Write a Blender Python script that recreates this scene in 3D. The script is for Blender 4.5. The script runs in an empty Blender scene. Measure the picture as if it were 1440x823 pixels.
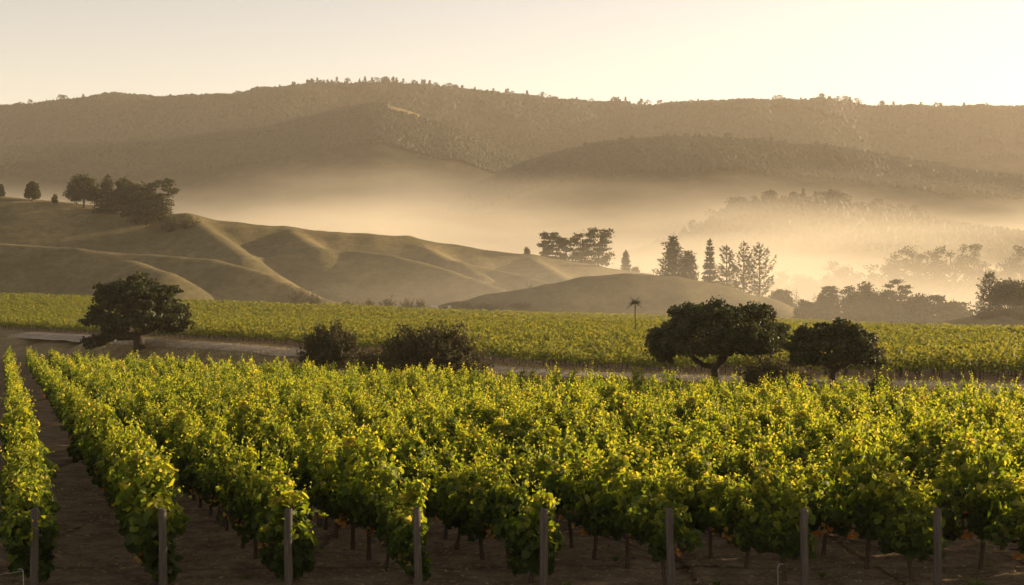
import bpy, math, numpy as np
from mathutils import Vector
R = math.radians
sc = bpy.context.scene
col = sc.collection
rng = np.random.default_rng(7)

# ------------------------------------------------------------------ camera, sky, sun, exposure
F, CX, HY, CAMZ = 2000.0, 720.0, 430.0, 6.0          # focal length and horizon in photograph pixels
cam = bpy.data.cameras.new('camera'); camo = bpy.data.objects.new('camera', cam); col.objects.link(camo)
camo.location = (0, 0, CAMZ); camo.rotation_euler = (R(90), 0, 0)
cam.sensor_width = 36; cam.lens = 36 * F / 1440; cam.shift_y = (HY - 411.5) / 1440
cam.clip_start = 0.5; cam.clip_end = 40000
sc.camera = camo

SUN_AZ, SUN_EL = 64.0, 11.5
world = bpy.data.worlds.new('World'); sc.world = world; world.use_nodes = True
wn = world.node_tree; bg = wn.nodes['Background']
sky = wn.nodes.new('ShaderNodeTexSky'); sky.sky_type = 'NISHITA'; sky.sun_disc = False
sky.sun_elevation = R(SUN_EL); sky.sun_rotation = R(SUN_AZ); sky.dust_density = 0.4; sky.air_density = 1.0; sky.ozone_density = 1.2
tint = wn.nodes.new('ShaderNodeMix'); tint.data_type = 'RGBA'; tint.blend_type = 'MULTIPLY'; tint.inputs[0].default_value = 1
tint.inputs[7].default_value = (1.44, 0.985, 0.77, 1)
wn.links.new(sky.outputs[0], tint.inputs[6]); bg.inputs[1].default_value = 0.073
tcw = wn.nodes.new('ShaderNodeTexCoord'); sxyz = wn.nodes.new('ShaderNodeSeparateXYZ'); wn.links.new(tcw.outputs['Generated'], sxyz.inputs[0])
mr = wn.nodes.new('ShaderNodeMapRange'); mr.interpolation_type = 'SMOOTHSTEP'; wn.links.new(sxyz.outputs['Z'], mr.inputs['Value'])   # hazy air brightens the sky towards the horizon
mr.inputs['From Min'].default_value = 0.0; mr.inputs['From Max'].default_value = 0.55; mr.inputs['To Min'].default_value = 1.65; mr.inputs['To Max'].default_value = 1.0
veil = wn.nodes.new('ShaderNodeVectorMath'); veil.operation = 'SCALE'; wn.links.new(tint.outputs[2], veil.inputs[0]); wn.links.new(mr.outputs[0], veil.inputs['Scale']); wn.links.new(veil.outputs[0], bg.inputs[0])
sl = bpy.data.lights.new('sun', 'SUN'); so = bpy.data.objects.new('sun', sl); col.objects.link(so)
sl.energy = 5.0; sl.angle = R(0.6); sl.color = (1.0, 0.76, 0.47)
sd = Vector((math.sin(R(SUN_AZ)) * math.cos(R(SUN_EL)), math.cos(R(SUN_AZ)) * math.cos(R(SUN_EL)), math.sin(R(SUN_EL))))
so.rotation_euler = sd.to_track_quat('Z', 'Y').to_euler(); so.location = (0, 0, 60)
vs = sc.view_settings; vs.view_transform = 'Standard'; vs.look = 'None'; vs.gamma = 1; vs.exposure = 1.15; vs.use_curve_mapping = False
sc.render.engine = 'CYCLES'
cy = sc.cycles; cy.use_denoising = True; cy.max_bounces = 6; cy.diffuse_bounces = 3; cy.transmission_bounces = 4; cy.glossy_bounces = 2
cy.volume_bounces = 3; cy.transparent_max_bounces = 8; cy.caustics_reflective = False; cy.caustics_refractive = False

# ------------------------------------------------------------------ helpers
def tag(o, label=None, cat=None, group=None, kind=None):
    if label: o['label'] = label
    if cat: o['category'] = cat
    if group: o['group'] = group
    if kind: o['kind'] = kind
    return o

def P(px, py, Y):                                     # photograph pixel + distance -> place in the world
    return np.array([(px - CX) / F * Y, Y, CAMZ + (HY - py) / F * Y])

class Geo:
    """Collects vertices and faces (any face size) with a per-face tint, and links them as one mesh."""
    def __init__(s): s.v = []; s.f = []; s.t = []; s.n = 0
    def add(s, V, Fc, t=0.5):
        V = np.asarray(V, float).reshape(-1, 3); Fc = np.asarray(Fc, int)
        s.v.append(V); s.f.append(Fc + s.n)
        s.t.append(np.broadcast_to(np.asarray(t, float), (len(Fc),)).copy()); s.n += len(V)
    def merge(s, g, M=None, off=(0, 0, 0)):
        for V, Fc, T, b in zip(g.v, g.f, g.t, np.cumsum([0] + [len(x) for x in g.v[:-1]])):
            W = V @ M.T if M is not None else V
            s.add(W + np.asarray(off), Fc - b, T)
    def flat(s):
        g = Geo()
        if not s.v: return g
        by = {}
        for Fc, T in zip(s.f, s.t): by.setdefault(Fc.shape[1], []).append((Fc, T))
        g.v = [np.concatenate(s.v)]; g.n = s.n
        g.pack = [(np.concatenate([a for a, _ in x]), np.concatenate([b for _, b in x])) for x in by.values()]
        return g
    def mesh(s, name, mat, smooth=False):
        V = np.concatenate(s.v); me = bpy.data.meshes.new(name)
        lt = np.concatenate([np.full(len(x), x.shape[1]) for x in s.f]); li = np.concatenate([x.ravel() for x in s.f])
        me.vertices.add(len(V)); me.vertices.foreach_set('co', V.astype(np.float32).ravel())
        me.loops.add(len(li)); me.loops.foreach_set('vertex_index', li.astype(np.int32))
        me.polygons.add(len(lt)); ls = np.concatenate([[0], np.cumsum(lt)[:-1]])
        me.polygons.foreach_set('loop_start', ls.astype(np.int32)); me.polygons.foreach_set('loop_total', lt.astype(np.int32))
        if smooth: me.polygons.foreach_set('use_smooth', np.ones(len(lt), bool))
        at = me.attributes.new('tint', 'FLOAT', 'FACE'); at.data.foreach_set('value', np.concatenate(s.t).astype(np.float32))
        me.update(calc_edges=True); me.materials.append(mat)
        return me
    def build(s, name, mat, parent=None, smooth=False):
        o = bpy.data.objects.new(name, s.mesh(name, mat, smooth)); col.objects.link(o)
        if parent: o.parent = parent
        return o

class Packed:
    """A prototype kept as plain arrays, to be laid many times into one mesh."""
    def __init__(s, g):
        g = g.flat(); s.V = g.v[0]; s.pack = g.pack
def scatter(out, protos, pick, pos, rot, scl):
    """Lays prototype pick[i] at pos[i], turned rot[i] about Z and scaled scl[i] (3 numbers), into Geo out."""
    for k, p in enumerate(protos):
        ix = np.where(pick == k)[0]
        if not len(ix): continue
        c, s_ = np.cos(rot[ix]), np.sin(rot[ix]); V = p.V[None] * scl[ix][:, None, :]
        W = np.empty_like(V); W[..., 0] = V[..., 0] * c[:, None] - V[..., 1] * s_[:, None]; W[..., 1] = V[..., 0] * s_[:, None] + V[..., 1] * c[:, None]; W[..., 2] = V[..., 2]
        W += pos[ix][:, None, :]; n = len(p.V); base = out.n
        out.v.append(W.reshape(-1, 3)); out.n += n * len(ix)
        jit = rng.normal(0, 0.05, len(ix))
        for Fc, T in p.pack:
            out.f.append(((Fc[None] + (np.arange(len(ix)) * n)[:, None, None]).reshape(-1, Fc.shape[1])) + base)
            out.t.append((T[None] + jit[:, None]).ravel())

def empty(name, loc, rz=0.0):
    o = bpy.data.objects.new(name, None); col.objects.link(o); o.location = tuple(float(a) for a in loc); o.rotation_euler = (0, 0, rz); o.empty_display_size = 0.3
    return o
def copy_tree(o, loc, rz, scale=None):
    r = o.copy(); col.objects.link(r); r.location = tuple(float(a) for a in loc); r.rotation_euler = (0, 0, rz)
    if scale is not None: r.scale = scale
    for ch in o.children:
        c = ch.copy(); col.objects.link(c); c.parent = r
    return r

def unit(v): return v / np.maximum(np.linalg.norm(v, axis=-1, keepdims=True), 1e-9)

def tube(g, pts, rad, sides=6, t=0.5, cap=True):
    pts = np.asarray(pts, float); n = len(pts); rad = np.broadcast_to(rad, (n,))
    d = unit(np.gradient(pts, axis=0)); ref = np.where(np.abs(d[:, 2:3]) > 0.9, np.array([[1., 0, 0]]), np.array([[0, 0, 1.]]))
    a = unit(np.cross(d, ref)); 
    for i in range(1, n):                              # keep the ring from twisting
        q = a[i - 1] - d[i] * np.dot(a[i - 1], d[i]); a[i] = q / max(np.linalg.norm(q), 1e-6)
    b = np.cross(d, a); th = np.arange(sides) / sides * 2 * np.pi
    V = pts[:, None] + rad[:, None, None] * (a[:, None] * np.cos(th)[None, :, None] + b[:, None] * np.sin(th)[None, :, None])
    i, j = np.meshgrid(np.arange(n - 1), np.arange(sides), indexing='ij'); j2 = (j + 1) % sides
    Fc = np.stack([i * sides + j, i * sides + j2, (i + 1) * sides + j2, (i + 1) * sides + j], -1).reshape(-1, 4)
    g.add(V.reshape(-1, 3), Fc, t)
    if cap: g.add(V[-1], [list(range(sides))], t)

def box(g, c, s, t=0.5, rz=0.0):
    x, y, z = np.array(s) / 2
    V = np.array([[-x, -y, -z], [x, -y, -z], [x, y, -z], [-x, y, -z], [-x, -y, z], [x, -y, z], [x, y, z], [-x, y, z]])
    m = np.array([[math.cos(rz), -math.sin(rz), 0], [math.sin(rz), math.cos(rz), 0], [0, 0, 1]])
    g.add(V @ m.T + np.array(c), [[0, 3, 2, 1], [4, 5, 6, 7], [0, 1, 5, 4], [1, 2, 6, 5], [2, 3, 7, 6], [3, 0, 4, 7]], t)

# leaf shapes: u across, v along, w out of the plane
VINE_LEAF = (np.array([[0, 0, 0], [.42, -.10, .10], [.58, .38, .16], [.34, .74, .06], [0, 1.02, -.16], [-.34, .74, .06], [-.58, .38, .16], [-.42, -.10, .10]]),
             [[0, 1, 2, 3, 4], [0, 4, 5, 6, 7]])
SIMPLE_LEAF = (np.array([[0, 0, 0], [.5, .4, .10], [0, 1, -.1], [-.5, .4, .10]]), [[0, 1, 2, 3]])
def leaves(g, pos, nrm, vdir, size, tint_, shape=SIMPLE_LEAF, asp=1.0):
    nrm = unit(nrm); v = unit(vdir - nrm * np.sum(vdir * nrm, -1, keepdims=True)); u = np.cross(v, nrm)
    S, Fc = shape; k = len(S); m = len(pos); size = np.broadcast_to(size, (m,))
    W = (u[:, None] * (S[None, :, 0:1] * asp) + v[:, None] * S[None, :, 1:2] + nrm[:, None] * S[None, :, 2:3]) * size[:, None, None] + pos[:, None]
    b = g.n; g.v.append(W.reshape(-1, 3)); g.n += k * m
    for f in Fc:
        g.f.append(np.asarray(f)[None] + (np.arange(m) * k)[:, None] + b); g.t.append(np.broadcast_to(np.asarray(tint_, float), (m,)).copy())

def rnd_dirs(m, r): return unit(r.normal(size=(m, 3)))

_lat = np.random.default_rng(3).random((257, 257))
def vnoise(x, y):
    xi = np.floor(x).astype(int); yi = np.floor(y).astype(int); fx = x - xi; fy = y - yi
    fx = fx * fx * (3 - 2 * fx); fy = fy * fy * (3 - 2 * fy); g = lambda a, b: _lat[a % 256, b % 256]
    return (g(xi, yi) * (1 - fx) + g(xi + 1, yi) * fx) * (1 - fy) + (g(xi, yi + 1) * (1 - fx) + g(xi + 1, yi + 1) * fx) * fy
def fbm(x, y, o=4):
    s = 0; a = 0.5
    for k in range(o): s = s + a * (vnoise(x * 2 ** k + 17.3 * k, y * 2 ** k - 9.1 * k) - 0.5); a *= 0.5
    return s
def sstep(a, b, x): t = np.clip((x - a) / (b - a), 0, 1); return t * t * (3 - 2 * t)

def grid_geo(X, Y, Z, t=0.5):
    n, m = X.shape; i, j = np.meshgrid(np.arange(n - 1), np.arange(m - 1), indexing='ij')
    Fc = np.stack([i * m + j, i * m + j + 1, (i + 1) * m + j + 1, (i + 1) * m + j], -1).reshape(-1, 4)
    g = Geo(); g.add(np.stack([X, Y, Z], -1).reshape(-1, 3), Fc, t); return g

# ------------------------------------------------------------------ materials
def new_mat(name):
    m = bpy.data.materials.new(name); m.use_nodes = True; nt = m.node_tree; nt.nodes.clear()
    return m, nt, nt.nodes.new('ShaderNodeOutputMaterial')
def N(nt, t, **kw):
    n = nt.nodes.new(t)
    for k, v in kw.items(): setattr(n, k, v)
    return n
def ramp(nt, stops, fac):
    r = N(nt, 'ShaderNodeValToRGB'); e = r.color_ramp.elements
    while len(e) < len(stops): e.new(0.5)
    for q, (p, c) in zip(e, stops): q.position = p; q.color = (*c, 1)
    nt.links.new(fac, r.inputs[0]); return r.outputs[0]
def noise(nt, scale, detail=4, rough=0.6, coord='Object', stretch=None):
    tc = N(nt, 'ShaderNodeTexCoord'); n = N(nt, 'ShaderNodeTexNoise'); n.inputs['Scale'].default_value = scale; n.inputs['Detail'].default_value = detail; n.inputs['Roughness'].default_value = rough
    src = tc.outputs[coord]
    if stretch:
        mp = N(nt, 'ShaderNodeMapping'); mp.inputs['Scale'].default_value = stretch; nt.links.new(src, mp.inputs[0]); src = mp.outputs[0]
    nt.links.new(src, n.inputs['Vector']); return n.outputs[0]
def attr(nt, name): a = N(nt, 'ShaderNodeAttribute'); a.attribute_name = name; return a.outputs['Fac']
def mixc(nt, f, a, b, mode='MIX'):
    m = N(nt, 'ShaderNodeMix', data_type='RGBA', blend_type=mode)
    for s, v in ((m.inputs[0], f), (m.inputs[6], a), (m.inputs[7], b)):
        if isinstance(v, (int, float)): s.default_value = v
        elif isinstance(v, tuple): s.default_value = (*v, 1)
        else: nt.links.new(v, s)
    return m.outputs[2]
def principled(nt, out, color, rough=0.9, bump=None, bump_d=0.05, spec=0.2):
    b = N(nt, 'ShaderNodeBsdfPrincipled'); b.inputs['Roughness'].default_value = rough; b.inputs['Specular IOR Level'].default_value = spec
    if isinstance(color, tuple): b.inputs['Base Color'].default_value = (*color, 1)
    else: nt.links.new(color, b.inputs['Base Color'])
    if bump is not None:
        bn = N(nt, 'ShaderNodeBump'); bn.inputs['Distance'].default_value = bump_d; bn.inputs['Strength'].default_value = 1
        nt.links.new(bump, bn.inputs['Height']); nt.links.new(bn.outputs[0], b.inputs['Normal'])
    nt.links.new(b.outputs[0], out.inputs['Surface']); return b

def leaf_mat(name, stops, trans, gain, rough=0.55, spec=0.25):
    m, nt, out = new_mat(name); c = ramp(nt, stops, attr(nt, 'tint'))
    b = N(nt, 'ShaderNodeBsdfPrincipled'); b.inputs['Roughness'].default_value = rough; b.inputs['Specular IOR Level'].default_value = spec
    nt.links.new(c, b.inputs['Base Color'])
    t = N(nt, 'ShaderNodeBsdfTranslucent'); nt.links.new(mixc(nt, 1.0, c, gain, 'MULTIPLY'), t.inputs['Color'])
    mx = N(nt, 'ShaderNodeMixShader'); mx.inputs[0].default_value = trans
    nt.links.new(b.outputs[0], mx.inputs[1]); nt.links.new(t.outputs[0], mx.inputs[2]); nt.links.new(mx.outputs[0], out.inputs['Surface']); return m

M = {}
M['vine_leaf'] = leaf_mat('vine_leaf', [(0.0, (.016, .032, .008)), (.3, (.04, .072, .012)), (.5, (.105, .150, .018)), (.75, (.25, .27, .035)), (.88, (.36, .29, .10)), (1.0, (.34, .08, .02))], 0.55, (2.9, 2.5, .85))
M['far_vine_leaf'] = leaf_mat('far_vine_leaf', [(0.0, (.05, .075, .018)), (.4, (.11, .135, .024)), (.7, (.19, .195, .032)), (.9, (.27, .24, .06)), (1.0, (.30, .22, .07))], 0.5, (1.9, 1.65, .9))
M['tree_leaf'] = leaf_mat('tree_leaf', [(0, (.030, .040, .014)), (.5, (.045, .055, .018)), (1, (.08, .075, .026))], 0.22, (1.6, 1.5, 1.0), .6)
M['conifer_leaf'] = leaf_mat('conifer_leaf', [(0, (.026, .038, .017)), (.5, (.04, .052, .02)), (1, (.06, .06, .025))], 0.2, (1.5, 1.4, 1.0), .6)
M['shrub_leaf'] = leaf_mat('shrub_leaf', [(0, (.05, .05, .02)), (.5, (.075, .07, .028)), (1, (.13, .10, .04))], 0.3, (1.6, 1.4, 1.0), .65)
M['forest_leaf'] = leaf_mat('forest_leaf', [(0, (.018, .025, .011)), (.5, (.028, .034, .014)), (1, (.042, .043, .019))], 0.0, (1.5, 1.4, 1.0), .7)
M['dry_grass'] = leaf_mat('dry_grass', [(0, (.16, .13, .05)), (.5, (.30, .23, .11)), (1, (.42, .34, .18))], 0.35, (1.3, 1.2, 1.0), .7)
M['weed'] = leaf_mat('weed', [(0, (.06, .09, .025)), (1, (.14, .16, .04))], 0.4, (1.6, 1.6, 1.0), .6)

m, nt, out = new_mat('bark'); M['bark'] = m
principled(nt, out, ramp(nt, [(.3, (.025, .019, .014)), (.7, (.065, .05, .037))], noise(nt, 9, 5, .65, stretch=(1, 1, .25))), .9, noise(nt, 26, 4, .6, stretch=(1, 1, .2)), .02)
m, nt, out = new_mat('vine_bark'); M['vine_bark'] = m
principled(nt, out, ramp(nt, [(.3, (.03, .022, .016)), (.7, (.09, .066, .048))], noise(nt, 30, 5, .65, stretch=(1, 1, .2))), .92, noise(nt, 70, 4, .6, stretch=(1, 1, .15)), .012)
m, nt, out = new_mat('weathered_wood'); M['wood'] = m
principled(nt, out, ramp(nt, [(.3, (.045, .038, .032)), (.55, (.09, .078, .066)), (.75, (.16, .14, .12))], noise(nt, 26, 6, .7, stretch=(1, 1, .07))), .85, noise(nt, 60, 4, .6, stretch=(1, 1, .05)), .006)
m, nt, out = new_mat('galvanised_wire'); M['wire'] = m
b = principled(nt, out, ramp(nt, [(.3, (.28, .27, .25)), (.7, (.5, .48, .44))], noise(nt, 14)), .45); b.inputs['Metallic'].default_value = .6
m, nt, out = new_mat('drip_hose'); M['hose'] = m
principled(nt, out, ramp(nt, [(.3, (.018, .017, .016)), (.7, (.04, .037, .033))], noise(nt, 8)), .6)
m, nt, out = new_mat('white_paint'); M['white'] = m
principled(nt, out, ramp(nt, [(.3, (.62, .58, .5)), (.7, (.78, .75, .68))], noise(nt, 2)), .6)
m, nt, out = new_mat('roof_metal'); M['roof'] = m
principled(nt, out, ramp(nt, [(.3, (.42, .38, .32)), (.7, (.6, .55, .48))], noise(nt, 2, stretch=(1, .1, 1))), .45)
m, nt, out = new_mat('dark_opening'); M['dark'] = m
principled(nt, out, ramp(nt, [(.3, (.03, .027, .024)), (.7, (.05, .045, .04))], noise(nt, 3)), .6)

# ground: tilled brown soil, turning to dry grass where the vertex attribute says so
m, nt, out = new_mat('soil_ground'); M['ground'] = m
soil = mixc(nt, ramp(nt, [(.52, (0, 0, 0)), (.68, (1, 1, 1))], noise(nt, 7, 6, .75)), ramp(nt, [(.32, (.09, .060, .036)), (.5, (.19, .130, .078)), (.68, (.34, .245, .15))], noise(nt, 1.1, 8, .7)), (.30, .215, .13))
gras = ramp(nt, [(.3, (.13, .10, .045)), (.5, (.22, .17, .08)), (.72, (.34, .27, .14))], noise(nt, .35, 8, .7))
principled(nt, out, mixc(nt, attr(nt, 'zone'), soil, gras), .95, noise(nt, 5, 8, .75), .10, .1)
m, nt, out = new_mat('dirt_road'); M['road'] = m
principled(nt, out, ramp(nt, [(.3, (.22, .18, .13)), (.55, (.33, .275, .20)), (.75, (.46, .39, .29))], noise(nt, .5, 8, .7)), .95, noise(nt, 3, 6, .7), .05, .1)
m, nt, out = new_mat('dry_hill_grass'); M['hill'] = m
c1 = ramp(nt, [(.3, (.10, .092, .047)), (.5, (.17, .145, .072)), (.7, (.31, .245, .12))], noise(nt, .02, 8, .7))
c2 = ramp(nt, [(.35, (.62, .62, .6)), (.65, (1.1, 1.08, 1.05))], noise(nt, .22, 8, .8, stretch=(1, .6, 2.5)))
principled(nt, out, mixc(nt, 1.0, c1, c2, 'MULTIPLY'), .95, noise(nt, .25, 8, .8), .7, .1)
m, nt, out = new_mat('wooded_slope'); M['slope'] = m
principled(nt, out, ramp(nt, [(.32, (.014, .018, .009)), (.5, (.032, .033, .016)), (.66, (.075, .066, .033))], noise(nt, .03, 9, .8)), .95, noise(nt, .05, 8, .8), 3.0, .1)
m, nt, out = new_mat('grassy_slope_lit_rim'); M['gslope_lit_rim'] = m
principled(nt, out, mixc(nt, attr(nt, 'zone'), ramp(nt, [(.32, (.014, .018, .009)), (.5, (.032, .033, .016)), (.66, (.075, .066, .033))], noise(nt, .03, 9, .8)), (.24, .19, .09)), .95, noise(nt, .05, 8, .8), 3.0, .1)

def volume_mat(name, dens, color, g):
    m, nt, out = new_mat(name); v = N(nt, 'ShaderNodeVolumePrincipled'); v.inputs['Color'].default_value = (*color, 1)
    v.inputs['Density'].default_value = dens; v.inputs['Anisotropy'].default_value = g; v.inputs['Density Attribute'].default_value = ''
    nt.links.new(v.outputs[0], out.inputs['Volume']); return m

# ------------------------------------------------------------------ the lie of the land
LN = np.array([.797, .604])                            # across the road, away from the camera
def road_d(X, Y): return LN[0] * X + LN[1] * Y - 62.8   # metres beyond the front block's far edge
_cp = np.array([(-93, 258, 1.8), (-39, 187, 1.5), (-13, 155, .9), (8.5, 124, .4), (20, 108, .7), (33, 92, 1.1), (48, 75, 1.2), (-150, 330, 4.2), (-144, 400, 7.4), (-70, 400, 5.2), (0, 385, 2.7), (50, 340, 1.2), (108, 300, -.6), (60, 200, .9),
                (-260, 600, 6), (0, 700, 1), (250, 600, -4), (-400, 1600, 1), (0, 1600, -2), (500, 1600, -5), (-400, 150, 4), (300, 100, 0), (0, -200, 0), (-3000, 0, 0), (3000, 0, 0), (0, 6000, 0), (-3500, 4000, 0), (3500, 4000, 0), (3000, -1500, 0), (-3000, -1500, 0)], float)
def _ker(a, b): return np.sqrt(((a[:, None, :2] - b[None, :, :2]) ** 2).sum(-1) + 20.0 ** 2)
_w = np.linalg.solve(_ker(_cp, _cp), _cp[:, 2])
def ground_z(X, Y):
    X = np.asarray(X, float); Y = np.asarray(Y, float); sh = X.shape; x = X.ravel(); y = Y.ravel()
    z = _ker(np.stack([x, y], -1), _cp) @ _w; k = sstep(2.0, 13.0, road_d(x, y))
    return (z * k - .0156 * np.clip(y - 30, 0, 230) * (1 - k)).reshape(sh)     # the front block falls gently away from the camera

def lines(*segs):                                      # (start, stop, step) pieces -> coordinates, then growing steps outwards
    return np.unique(np.concatenate([np.arange(a, b, s) for a, b, s in segs]))
gx = lines((-18, 18, .22), (-60, 60, 1.2), (-300, 300, 8), (-6000, 6001, 300))
gy = lines((24, 46, .22), (-20, 200, 1.2), (200, 700, 8), (-3000, 8001, 300))
GX, GY = np.meshgrid(gx, gy, indexing='ij'); GZ = ground_z(GX, GY)
near = sstep(60, 30, GY) * sstep(30, 16, np.abs(GX)) * sstep(15, 22, GY)
GZ = GZ + near * (fbm(GX * .9, GY * .9, 5) * .22)
gg = grid_geo(GX, GY, GZ)
go = gg.build('ground', M['ground'], smooth=True); tag(go, 'brown tilled soil between the vine rows, dry grass beyond', 'ground', kind='structure')
za = go.data.attributes.new('zone', 'FLOAT', 'POINT'); D_ = road_d(GX, GY)
zone = np.where(D_ < 17.5, sstep(1.5, 4.5, D_ + 2 * fbm(GX * .3, GY * .3)), sstep(20, 17.5, D_) + sstep(370, 420, GY)); za.data.foreach_set('value', np.clip(zone, 0, 1).ravel().astype(np.float32))

# dirt road on its low bank
u = np.arange(-230, 90, 1.0); LT = np.array([LN[1], -LN[0]])
ww = np.linspace(10.2, 15.6, 9); U, W = np.meshgrid(u, ww, indexing='ij')
W = W + 1.2 * fbm(U * .15, W * 0 + 3) * (np.abs(W - 12.9) / 2.7)
RX = LT[0] * U + LN[0] * (W + 62.8); RY = LT[1] * U + LN[1] * (W + 62.8)
rg = grid_geo(RX, RY, ground_z(RX, RY) + .05 + .05 * np.sin(W * 2.6) * 0)
tag(rg.build('road', M['road'], smooth=True), 'pale dusty farm track between the two vineyard blocks', 'road', kind='structure')

# ------------------------------------------------------------------ hills
def height_from_spurs(X, Y, spurs, sharp=0.9):
    acc = np.zeros(X.shape)
    for pts, k, r in spurs:
        A = np.array(pts, float); best = np.full(X.shape, -1e9)
        dmin = np.full(X.shape, 1e18); zc = np.zeros(X.shape)
        for a, b in zip(A[:-1], A[1:]):
            ab = b[:2] - a[:2]; t = np.clip(((X - a[0]) * ab[0] + (Y - a[1]) * ab[1]) / max(ab @ ab, 1e-6), 0, 1)
            d2 = (X - a[0] - t * ab[0]) ** 2 + (Y - a[1] - t * ab[1]) ** 2
            h = a[2] + t * (b[2] - a[2]) - k * (np.sqrt(d2 + r * r) - r); best = np.maximum(best, h)
        acc = acc + np.exp(np.clip(best * sharp, -60, 300) - 60)
    return (np.log(acc + 1e-60) + 60) / sharp

def chain(pts): return [P(*p) for p in pts]
S_hill = [
    (chain([(-700, 262, 640), (-250, 268, 640), (0, 275, 640), (90, 284, 640), (180, 293, 640), (250, 302, 640), (330, 313, 640), (410, 322, 640), (470, 326, 640), (560, 334, 640), (650, 346, 640), (740, 358, 640), (820, 371, 640), (900, 383, 640), (1000, 405, 640), (1080, 440, 640)]), .58, 18),
    (chain([(-500, 322, 560), (-200, 332, 545), (0, 341, 530), (60, 346, 525), (130, 352, 520), (220, 358, 515), (300, 365, 508), (385, 388, 490), (450, 420, 470)]), .82, 6),
    (chain([(262, 303, 635), (300, 330, 590), (345, 362, 540)]), .72, 5),
    (chain([(400, 322, 640), (430, 338, 600), (450, 350, 575)]), .68, 5),
    (chain([(330, 372, 560), (400, 357, 575), (470, 351, 580), (540, 356, 575), (620, 376, 560), (700, 403, 535), (760, 428, 510)]), .82, 5),
    (chain([(575, 335, 640), (620, 360, 605), (680, 389, 560)]), .72, 4),
    (chain([(640, 369, 590), (720, 384, 570), (790, 404, 540)]), .68, 4),
    (chain([(742, 358, 638), (768, 376, 600), (805, 398, 560)]), .70, 4),
    (chain([(180, 366, 500), (228, 383, 476)]), .62, 5),
]
hx = np.arange(-460, 190, 2.2); hy = np.arange(380, 900, 2.2); HX, HYY = np.meshgrid(hx, hy, indexing='ij')
def hill_z(X, Y): return height_from_spurs(X, Y, S_hill) + 1.0 * fbm(X * .03, Y * .03, 4) + 1.6 * fbm(X * .06 + Y * .02, Y * .015, 3)
HZ = hill_z(HX, HYY) + .5 * fbm(HX * .15, HYY * .15, 3)
base = ground_z(HX, HYY); HZ = np.maximum(HZ, base - 4)
tag(grid_geo(HX, HYY, HZ).build('grassy_hill', M['hill'], smooth=True), 'smooth dry grass hill with folded spurs and sunlit ridgelines', 'hill', kind='structure')
S_knoll = [(chain([(600, 446, 440), (650, 424, 440), (700, 412, 440), (780, 399, 440), (830, 389, 440), (880, 384, 440), (940, 388, 440), (1000, 399, 440), (1060, 416, 440), (1110, 437, 440), (1150, 452, 440)]), .68, 11)]
kx = np.arange(-60, 140, 1.6); ky = np.arange(360, 560, 1.6); KX, KY = np.meshgrid(kx, ky, indexing='ij')
def knoll_z(X, Y): return height_from_spurs(X, Y, S_knoll) + .6 * fbm(X * .05, Y * .05, 3)
KZ = np.maximum(knoll_z(KX, KY), ground_z(KX, KY) - 3)
tag(grid_geo(KX, KY, KZ).build('grassy_knoll', M['hill'], smooth=True), 'low rounded shaded grass knoll at the end of the far vineyard', 'hill', kind='structure')
S_mound = [(chain([(1330, 478, 330), (1365, 455, 335), (1400, 441, 340), (1440, 432, 345), (1520, 424, 350), (1640, 420, 355)]), .35, 8)]
mx_ = np.arange(90, 200, 1.5); my_ = np.arange(290, 420, 1.5); MX, MY = np.meshgrid(mx_, my_, indexing='ij')
def mound_z(X, Y): return height_from_spurs(X, Y, S_mound)
tag(grid_geo(MX, MY, np.maximum(mound_z(MX, MY), ground_z(MX, MY) - 3)).build('grassy_mound', M['hill'], smooth=True), 'dark bushy mound at the edge of the far vineyard', 'hill', kind='structure')

def land(X, Y):
    z = ground_z(X, Y)
    z = np.where((X > -460) & (X < 190) & (Y > 380) & (Y < 900), np.maximum(z, hill_z(X, Y)), z)
    z = np.where((X > -60) & (X < 140) & (Y > 360) & (Y < 560), np.maximum(z, knoll_z(X, Y)), z)
    return np.where((X > 90) & (X < 200) & (Y > 290) & (Y < 420), np.maximum(z, mound_z(X, Y)), z)
def land1(x, y): return float(land(np.array([x]), np.array([y]))[0])

class FarHill:
    """A long hill: crest heights along X from the photograph at distance D, sloping down to the front and the back."""
    def __init__(s, crest, D, wf, wb, rough, nx=1.0):
        C = np.array(crest, float); s.x = (C[:, 0] - CX) / F * D; s.z = CAMZ + (HY - C[:, 1]) / F * D; s.D, s.wf, s.wb, s.rough, s.nx = D, wf, wb, rough, nx
    def height(s, X, Y):
        pr = np.interp(X, s.x, s.z); k = Y - s.D
        d = np.where(k < 0, -k / s.wf, k / s.wb); fall = np.sqrt(d * d + .02) - math.sqrt(.02)
        fold = fbm(X * .0045 * s.nx + 5, Y * .0016 * s.nx, 4)
        return pr * (1 - fall) + s.rough * (fold * np.clip(d * 6, 0, 1) * 2 + fbm(X * .02 * s.nx, Y * .02 * s.nx, 3) * .35) 
    def build(s, name, mat, label, step):
        x = np.arange(s.x[0], s.x[-1], step); y = np.arange(s.D - s.wf * 1.1, s.D + s.wb, step); X, Y = np.meshgrid(x, y, indexing='ij')
        o = grid_geo(X, Y, np.maximum(s.height(X, Y), -12)).build(name, mat, smooth=True); return tag(o, label, 'hill', kind='structure')
h_fog = FarHill([(400, 440), (700, 420), (860, 368), (920, 346), (980, 322), (1020, 298), (1060, 286), (1100, 283), (1150, 282), (1200, 291), (1260, 304), (1320, 318), (1380, 327), (1440, 334), (1600, 350), (1900, 430)], 1250, 330, 500, 8, 1.6)
h_dark = FarHill([(400, 430), (600, 300), (700, 252), (740, 234), (790, 220), (840, 208), (890, 200), (940, 197), (1000, 199), (1060, 201), (1110, 207), (1160, 210), (1220, 220), (1280, 230), (1340, 243), (1440, 258), (1600, 280), (2000, 430)], 1750, 480, 600, 16)
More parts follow.
